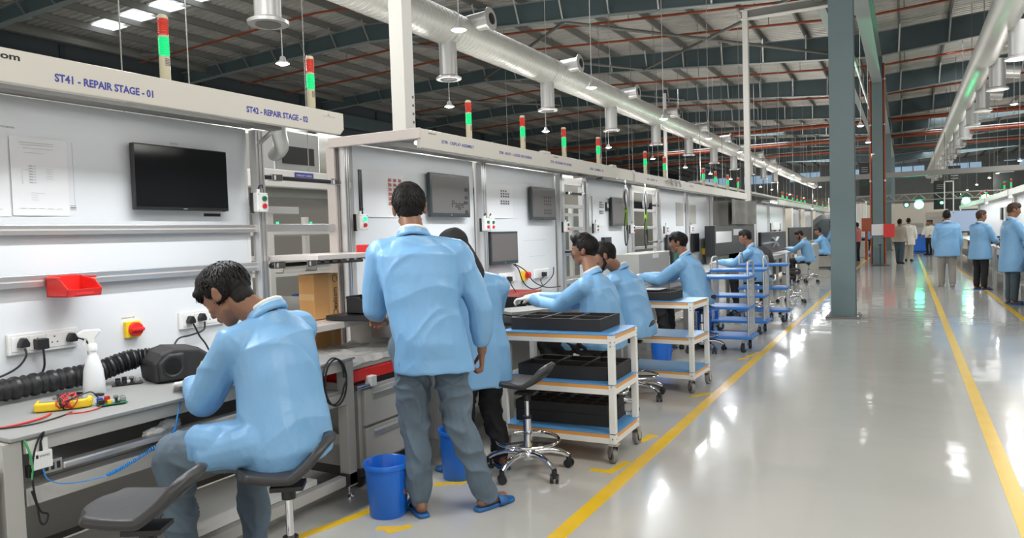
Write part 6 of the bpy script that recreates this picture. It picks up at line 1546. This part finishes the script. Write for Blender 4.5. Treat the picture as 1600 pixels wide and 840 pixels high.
# ------------------------------------------------------------------ right hand line
def rheader(t, y0, y1, x=2.1, z0=2.04, z1=2.18):
    MB().prism([(y0, z0), (y1, z0), (y1, z1), (y0, z1)], x, x + .035, lambda a, b, d: V((d, a, b))).build('header_panel', M['duct_white'], t, bevel=.004)
    MB().box(x + .035, x + .8, y0, y1, z1 - .012, z1).build('top_cover', M['grey_paint'], t)
    MB().cyl((x + .22, y0 + .2, z1 - .05), (x + .22, y1 - .2, z1 - .05), .014, n=8).build('light_tube', M['led_tube'], t)
    area('tube_light', V((x + .22, (y0 + y1) / 2, z1 - .08)) - wloc(t), .08, 6 * (y1 - y0), col=(.95, .98, 1), sy=(y1 - y0) * .8, parent=t)
for i, (y0, y1, l) in enumerate(((12.6, 16.4, 'nearest'), (16.6, 20.4, 'second'), (20.6, 26, 'third'), (26.4, 38, 'farthest'))):
    t = thing('workstation', 'white right hand station with bright boards, %s one' % l, 'workstation', (2.5, (y0 + y1) / 2, 0))
    rheader(t, y0, y1)
    MB().box(2.86, 2.88, y0 + .1, y1 - .1, .62, 2.16).build('back_board', M['board'], t)
    for y in (y0 + .04, y1 - .04): MB().box(2.80, 2.86, y - .03, y + .03, 0, 2.16).build('post', M['alu'], t); MB().box(2.12, 2.17, y - .025, y + .025, 1.98, 2.1).build('header_bracket', M['alu'], t)
    for k in range(3): MB().box(2.8, 2.86, y0 + .5 + k * 1.1, y0 + .9 + k * 1.1, 1.5, 1.9).build('panel_unit', M['machine'] if k % 2 else M['black_pl'], t)
    b = thing('work_bench', 'grey right hand bench with gear on it, %s one' % l, 'bench', (2.2, (y0 + y1) / 2, 0))
    MB().box(1.80, 2.78, y0 + .05, y1 - .05, .84, .87).build('tabletop', M['grey_top'], b)
    for y in (y0 + .1, (y0 + y1) / 2, y1 - .1):
        for x in (1.84, 2.74): MB().box(x - .025, x + .025, y - .025, y + .025, 0, .84).build('leg', M['alu'], b)
    MB().box(1.84, 2.74, y0 + .1, y1 - .1, .28, .30).build('lower_shelf', M['grey_paint'], b)
    for k in range(4):
        y = y0 + .5 + k * .8
        tag(MB().box(1.95 + .1 * (k % 2), 2.3, y, y + .45, .87, .97 + .05 * (k % 3)).build('black_unit', M['black_pl'], bevel=.01), 'black unit on the %s right hand bench, %s of four' % (l, NTH[k]), 'unit')
    for k in range(2):
        y = y0 + .6 + k * 1.4
        tag(MB().box(1.95, 2.4, y, y + .8, .30, .55).build('storage_box', M['galv'], bevel=.01), 'silver box under the %s right hand bench, %s of two' % (l, NTH[k]), 'box')
for i, (y, z) in enumerate(((17.5, 2.18), (18.6, 2.18), (21.8, 2.18), (23.2, 2.18), (28, 2.18), (30, 2.18))):
    tw = tower(y, 'tower light on the right hand headers, %s from the near end' % NTH[i], x=2.3, z=z); tw['group'] = 'tower lights of the right line'
t = thing('white_screen', 'large blue white display screen with dark frame behind the two men at the right', 'screen', (3.9, 42, 0))
MB().box(1.75, 4.6, 42, 42.1, .95, 2.1).build('frame', M['bezel'], t); MB().box(1.85, 4.5, 41.97, 42.0, 1.02, 2.03).build('screen', M['screen_blue'], t)
for x in (2.0, 4.4): MB().box(x - .05, x + .05, 42, 42.1, 0, .95).build('leg', M['alu'], t)
MB().box(1.9, 4.7, 41.2, 41.9, .7, .76).build('desk', M['machine'], t)
# ------------------------------------------------------------------ far end: truss gantry with stage lights, banners, machines
def truss(x0, x1, y, z, lab):
    t = thing('truss_gantry', lab, 'truss', ((x0 + x1) / 2, y, 0)); h = .32
    for dz in (0, h):
        for dy in (-.15, .15): MB().cyl((x0, y + dy, z + dz), (x1, y + dy, z + dz), .026, n=8).build('chord', M['alu'], t)
    n = int((x1 - x0) / .35)
    for dy in (-.15, .15):
        for k in range(n):
            a = x0 + (x1 - x0) * k / n; b = x0 + (x1 - x0) * (k + 1) / n
            MB().cyl((a, y + dy, z + (0 if k % 2 else h)), (b, y + dy, z + (h if k % 2 else 0)), .014, n=6).build('lacing', M['alu'], t)
    for x in (x0, x1):
        for dx in (-.13, .13):
            for dy in (-.15, .15): MB().cyl((x + dx, y + dy, 0), (x + dx, y + dy, z + h), .024, n=6).build('leg_chord', M['alu'], t)
        for k in range(9):
            z0 = (z + h) * k / 9; z1 = (z + h) * (k + 1) / 9; s = .13 if k % 2 else -.13
            MB().cyl((x - s, y - .15, z0), (x + s, y - .15, z1), .012, n=5).build('leg_lacing', M['alu'], t)
    return t
truss(-3.6, 5.2, 44, 2.70, 'aluminium truss gantry with green stage lights across the far end')
def spotlight(x, y, z, lab, mt='stage_green', r=.10, en=0, col=(.0, 1, .38), aim=None):
    t = thing('stage_light', lab, 'stage light', (x, y, z))
    aim = V(aim or (0, 0, 1.4)); d = (aim - V((x, y, z))).normalized(); q = (V((0, 4, 1.6)) - V((x, y, z))).normalized().to_track_quat('Z', 'Y'); qh = q
    MB().lathe([(.001, -.18), (.10, -.17), (.13, -.02), (.14, .06)], (x, y, z), 18, qh).build('housing', M['black_pl'], t, smooth=50)
    MB().lathe([(.001, .062), (r, .062), (r, .075), (.001, .085)], (x, y, z), 18, qh).build('lens', M[mt], t)
    MB().tube([(x - .16, y, z), (x - .16, y, 2.60), (x, y, 2.69), (x + .16, y, 2.60), (x + .16, y, z)], .012, 6).build('yoke', M['black_pl'], t)
    if en:
        l = bpy.data.lights.new('beam', 'SPOT'); l.energy = en; l.color = col; l.spot_size = .26; l.spot_blend = .6; l.shadow_soft_size = .05
        o = bpy.data.objects.new('beam', l); C.objects.link(o); o.parent = t; o.location = d * .08; o.rotation_euler = d.to_track_quat('-Z', 'Y').to_euler()
    return t
spotlight(-3.0, 43.85, 2.50, 'bright green stage light left of the big column', r=.22, en=4200, aim=(-6.5, 18, 5.85))
spotlight(.62, 43.85, 2.45, 'brightest green stage light in the middle of the truss', r=.22, en=3600, aim=(1.4, 16, 5.9))
spotlight(.05, 43.85, 2.45, 'smaller green stage light left of the brightest one', r=.09, en=2200, aim=(-3, 16, 7.4))
spotlight(1.65, 43.85, 2.50, 'small green stage light on the dark banner', r=.07)
spotlight(2.72, 43.85, 2.55, 'green stage light right of the dark banner', r=.18, en=2200, aim=(5, 20, 7.0))
spotlight(-1.3, 43.85, 2.35, 'small cyan stage light left of the second column', r=.06)
spotlight(3.55, 43.85, 2.58, 'left lamp of the warm white stage pair', 'stage_white', r=.24, en=120, col=(1, .85, .65), aim=(.5, 22, 0.5))
spotlight(3.85, 43.85, 2.58, 'right lamp of the warm white stage pair', 'stage_white', r=.2)
def banner(x0, x1, y, z0, z1, lab, em=True):
    t = thing('hanging_banner', lab, 'banner', ((x0 + x1) / 2, y, z0))
    MB().box(x0, x1, y, y + .03, z0, z1).build('sheet', M['banner'], t)
    w = x1 - x0
    if em:
        cx, cz = (x0 + x1) / 2, z0 + (z1 - z0) * .38
        MB().tube([(cx + .22 * w * math.cos(a), y - .01, cz + .22 * w * math.sin(a)) for a in [i * .628 for i in range(10)]], .03 * w, 5, closed=True).build('emblem', M['green_btn'], t)
    for k in range(3): MB().box(x0 + .2 * w, x1 - .2 * w, y - .006, y, z0 + (z1 - z0) * (.72 + .06 * k), z0 + (z1 - z0) * (.735 + .06 * k)).build('lettering_line', M['ink_grey'], t)
    for x in (x0 + .05, x1 - .05): MB().cyl((x, y + .015, z1), (x, y + .015, roofz(x) if abs(x - 1.95) > .34 else 5.68), .01, n=4).build('cord', M['galv_dull'], t)
banner(1.35, 2.05, 46, 2.2, 3.75, 'dark hanging banner with green emblem behind the truss')
banner(2.3, 2.95, 52, 2.1, 4.9, 'dark hanging banner right of the emblem banner'); banner(4.6, 5.9, 52, 2.6, 5.0, 'wide dark hanging banner over the right hand line')
banner(-2.3, -1.75, 46, 3.1, 5.0, 'dark hanging banner with emblem between the columns')
t = thing('hoist_frame', 'thin white door shaped frame before the emblem banner', 'frame', (1.9, 40, 0))
for x in (1.62, 1.98): MB().box(x - .025, x + .025, 40, 40.05, 1.9, 3.4).build('upright', M['white_matt'], t)
MB().box(1.6, 2.0, 40, 40.05, 3.37, 3.42).build('lintel', M['white_matt'], t); MB().box(1.6, 2.0, 40, 40.05, 1.9, 1.94).build('sill', M['white_matt'], t)
for x in (1.62, 1.98): MB().cyl((x, 40.02, 3.4), (x, 40.02, 5.70), .012, n=4).build('cord', M['galv_dull'], t)
# far partitions and machines
struct(MB().box(-14, 12, 62, 62.2, 0, 3.0).build('wall_far_partition', M['wall_beige']))
for i, (x0, x1, z1, mt, l) in enumerate(((-3.9, -2.6, 2.1, 'machine', 'pale tall'), (-2.4, -1.4, 1.9, 'white_matt', 'white'), (-.4, 1.0, 1.5, 'machine', 'low grey'), (1.2, 3.2, 2.2, 'wall_beige', 'wide beige'), (3.6, 6.2, 2.3, 'machine', 'large grey'))):
    t = thing('machine_cabinet', '%s machine cabinet standing at the far end' % l, 'machine', ((x0 + x1) / 2, 55, 0))
    MB().box(x0, x1, 54, 57, 0, z1).build('case', M[mt], t, bevel=.03)
    MB().box(x0 + .15, x1 - .15, 53.97, 54.0, z1 * .5, z1 * .85).build('door', M['grey_paint'], t); MB().box(x0 + .2, x1 - .4, 53.96, 53.97, z1 * .6, z1 * .63).build('slot', M['grey_dark'], t)
t = thing('white_drape', 'tall white draped frame left of the second column', 'frame', (-2.9, 34, 0))
for k in range(5): MB().tube([(-1.95 + k * .09, 35, .95), (-1.95 + k * .09 + .01, 35.02, 1.8), (-1.95 + k * .09, 35, 2.4)], .06, 8).build('drape', M['white_matt'], t, smooth=60)
for x in (-2.0, -1.5): MB().box(x - .03, x + .03, 35.06, 35.12, 0, 2.5).build('post', M['alu'], t)
tag(MB().box(-2.1, -1.5, 36, 37, .0, .75).build('grey_crate', M['machine'], bevel=.03), 'grey crate on the floor behind the big column', 'crate')
tag(MB().box(-2.3, -1.3, 37.6, 38.4, .0, .12).build('blue_pallet', M['blue_cart'], bevel=.02), 'blue pallet on the floor left of the second column', 'pallet')
t = thing('waste_bin', 'big blue square bin at the far end of the aisle', 'bin', (.6, 40.0, 0))
MB().prism([(-.28, .15), (.28, .15), (.34, .95), (-.34, .95)], 39.7, 40.3, lambda a, b, d: V((.6 + a, d, b))).build('tub', M['blue_bin'], t, bevel=.02)
MB().box(.24, .96, 39.66, 40.34, .92, .97).build('rim', M['blue_bin'], t); MB().box(.3, 1.5, 39.8, 40.2, .02, .14).build('dolly', M['blue_cart'], t)
t = thing('machine_bench', 'grey equipment table behind the big blue bin', 'table', (.9, 42.5, 0))
MB().box(.2, 1.5, 42.2, 43, .0, 1.25).build('body', M['machine'], t, bevel=.02)
t = thing('orange_cabinet', 'orange red cabinet left of the second teal column', 'cabinet', (-1.45, 34, 0))
MB().box(-1.62, -1.28, 33.8, 34.1, 1.2, 1.75).build('box', M['orange_pipe'], t); MB().box(-1.5, -1.4, 33.9, 34, 0, 1.2).build('post', M['orange_pipe'], t)
# low grey cable racks / machine line left beyond last seated man
for i, (x0, x1, y0, y1, z, mt, l) in enumerate(((-2.70, -2.35, 21.9, 24.2, .95, 'machine', 'grey low cabinet behind the last seated man'), (-3.2, -2.2, 27.5, 32, .95, 'wall_beige', 'beige low cabinet beside the column at the left'), )):
    t = thing('low_cabinet', l, 'cabinet', ((x0 + x1) / 2, (y0 + y1) / 2, 0)); MB().box(x0, x1, y0, y1, 0.05, z).build('case', M[mt], t, bevel=.02); MB().box(x0 + .05, x1 - .05, y0 + .05, y1 - .05, 0, .05).build('plinth', M['grey_dark'], t)
t = thing('blue_crate_stack', 'blue crates on the floor among the far machines', 'crate', (-2.6, 40, 0))
for k in range(3): MB().box(-3.0 + .1 * k, -2.5 + .1 * k, 39.7, 40.2, .3 * k, .3 * k + .28).build('crate', M['blue_cart'], t, bevel=.01)
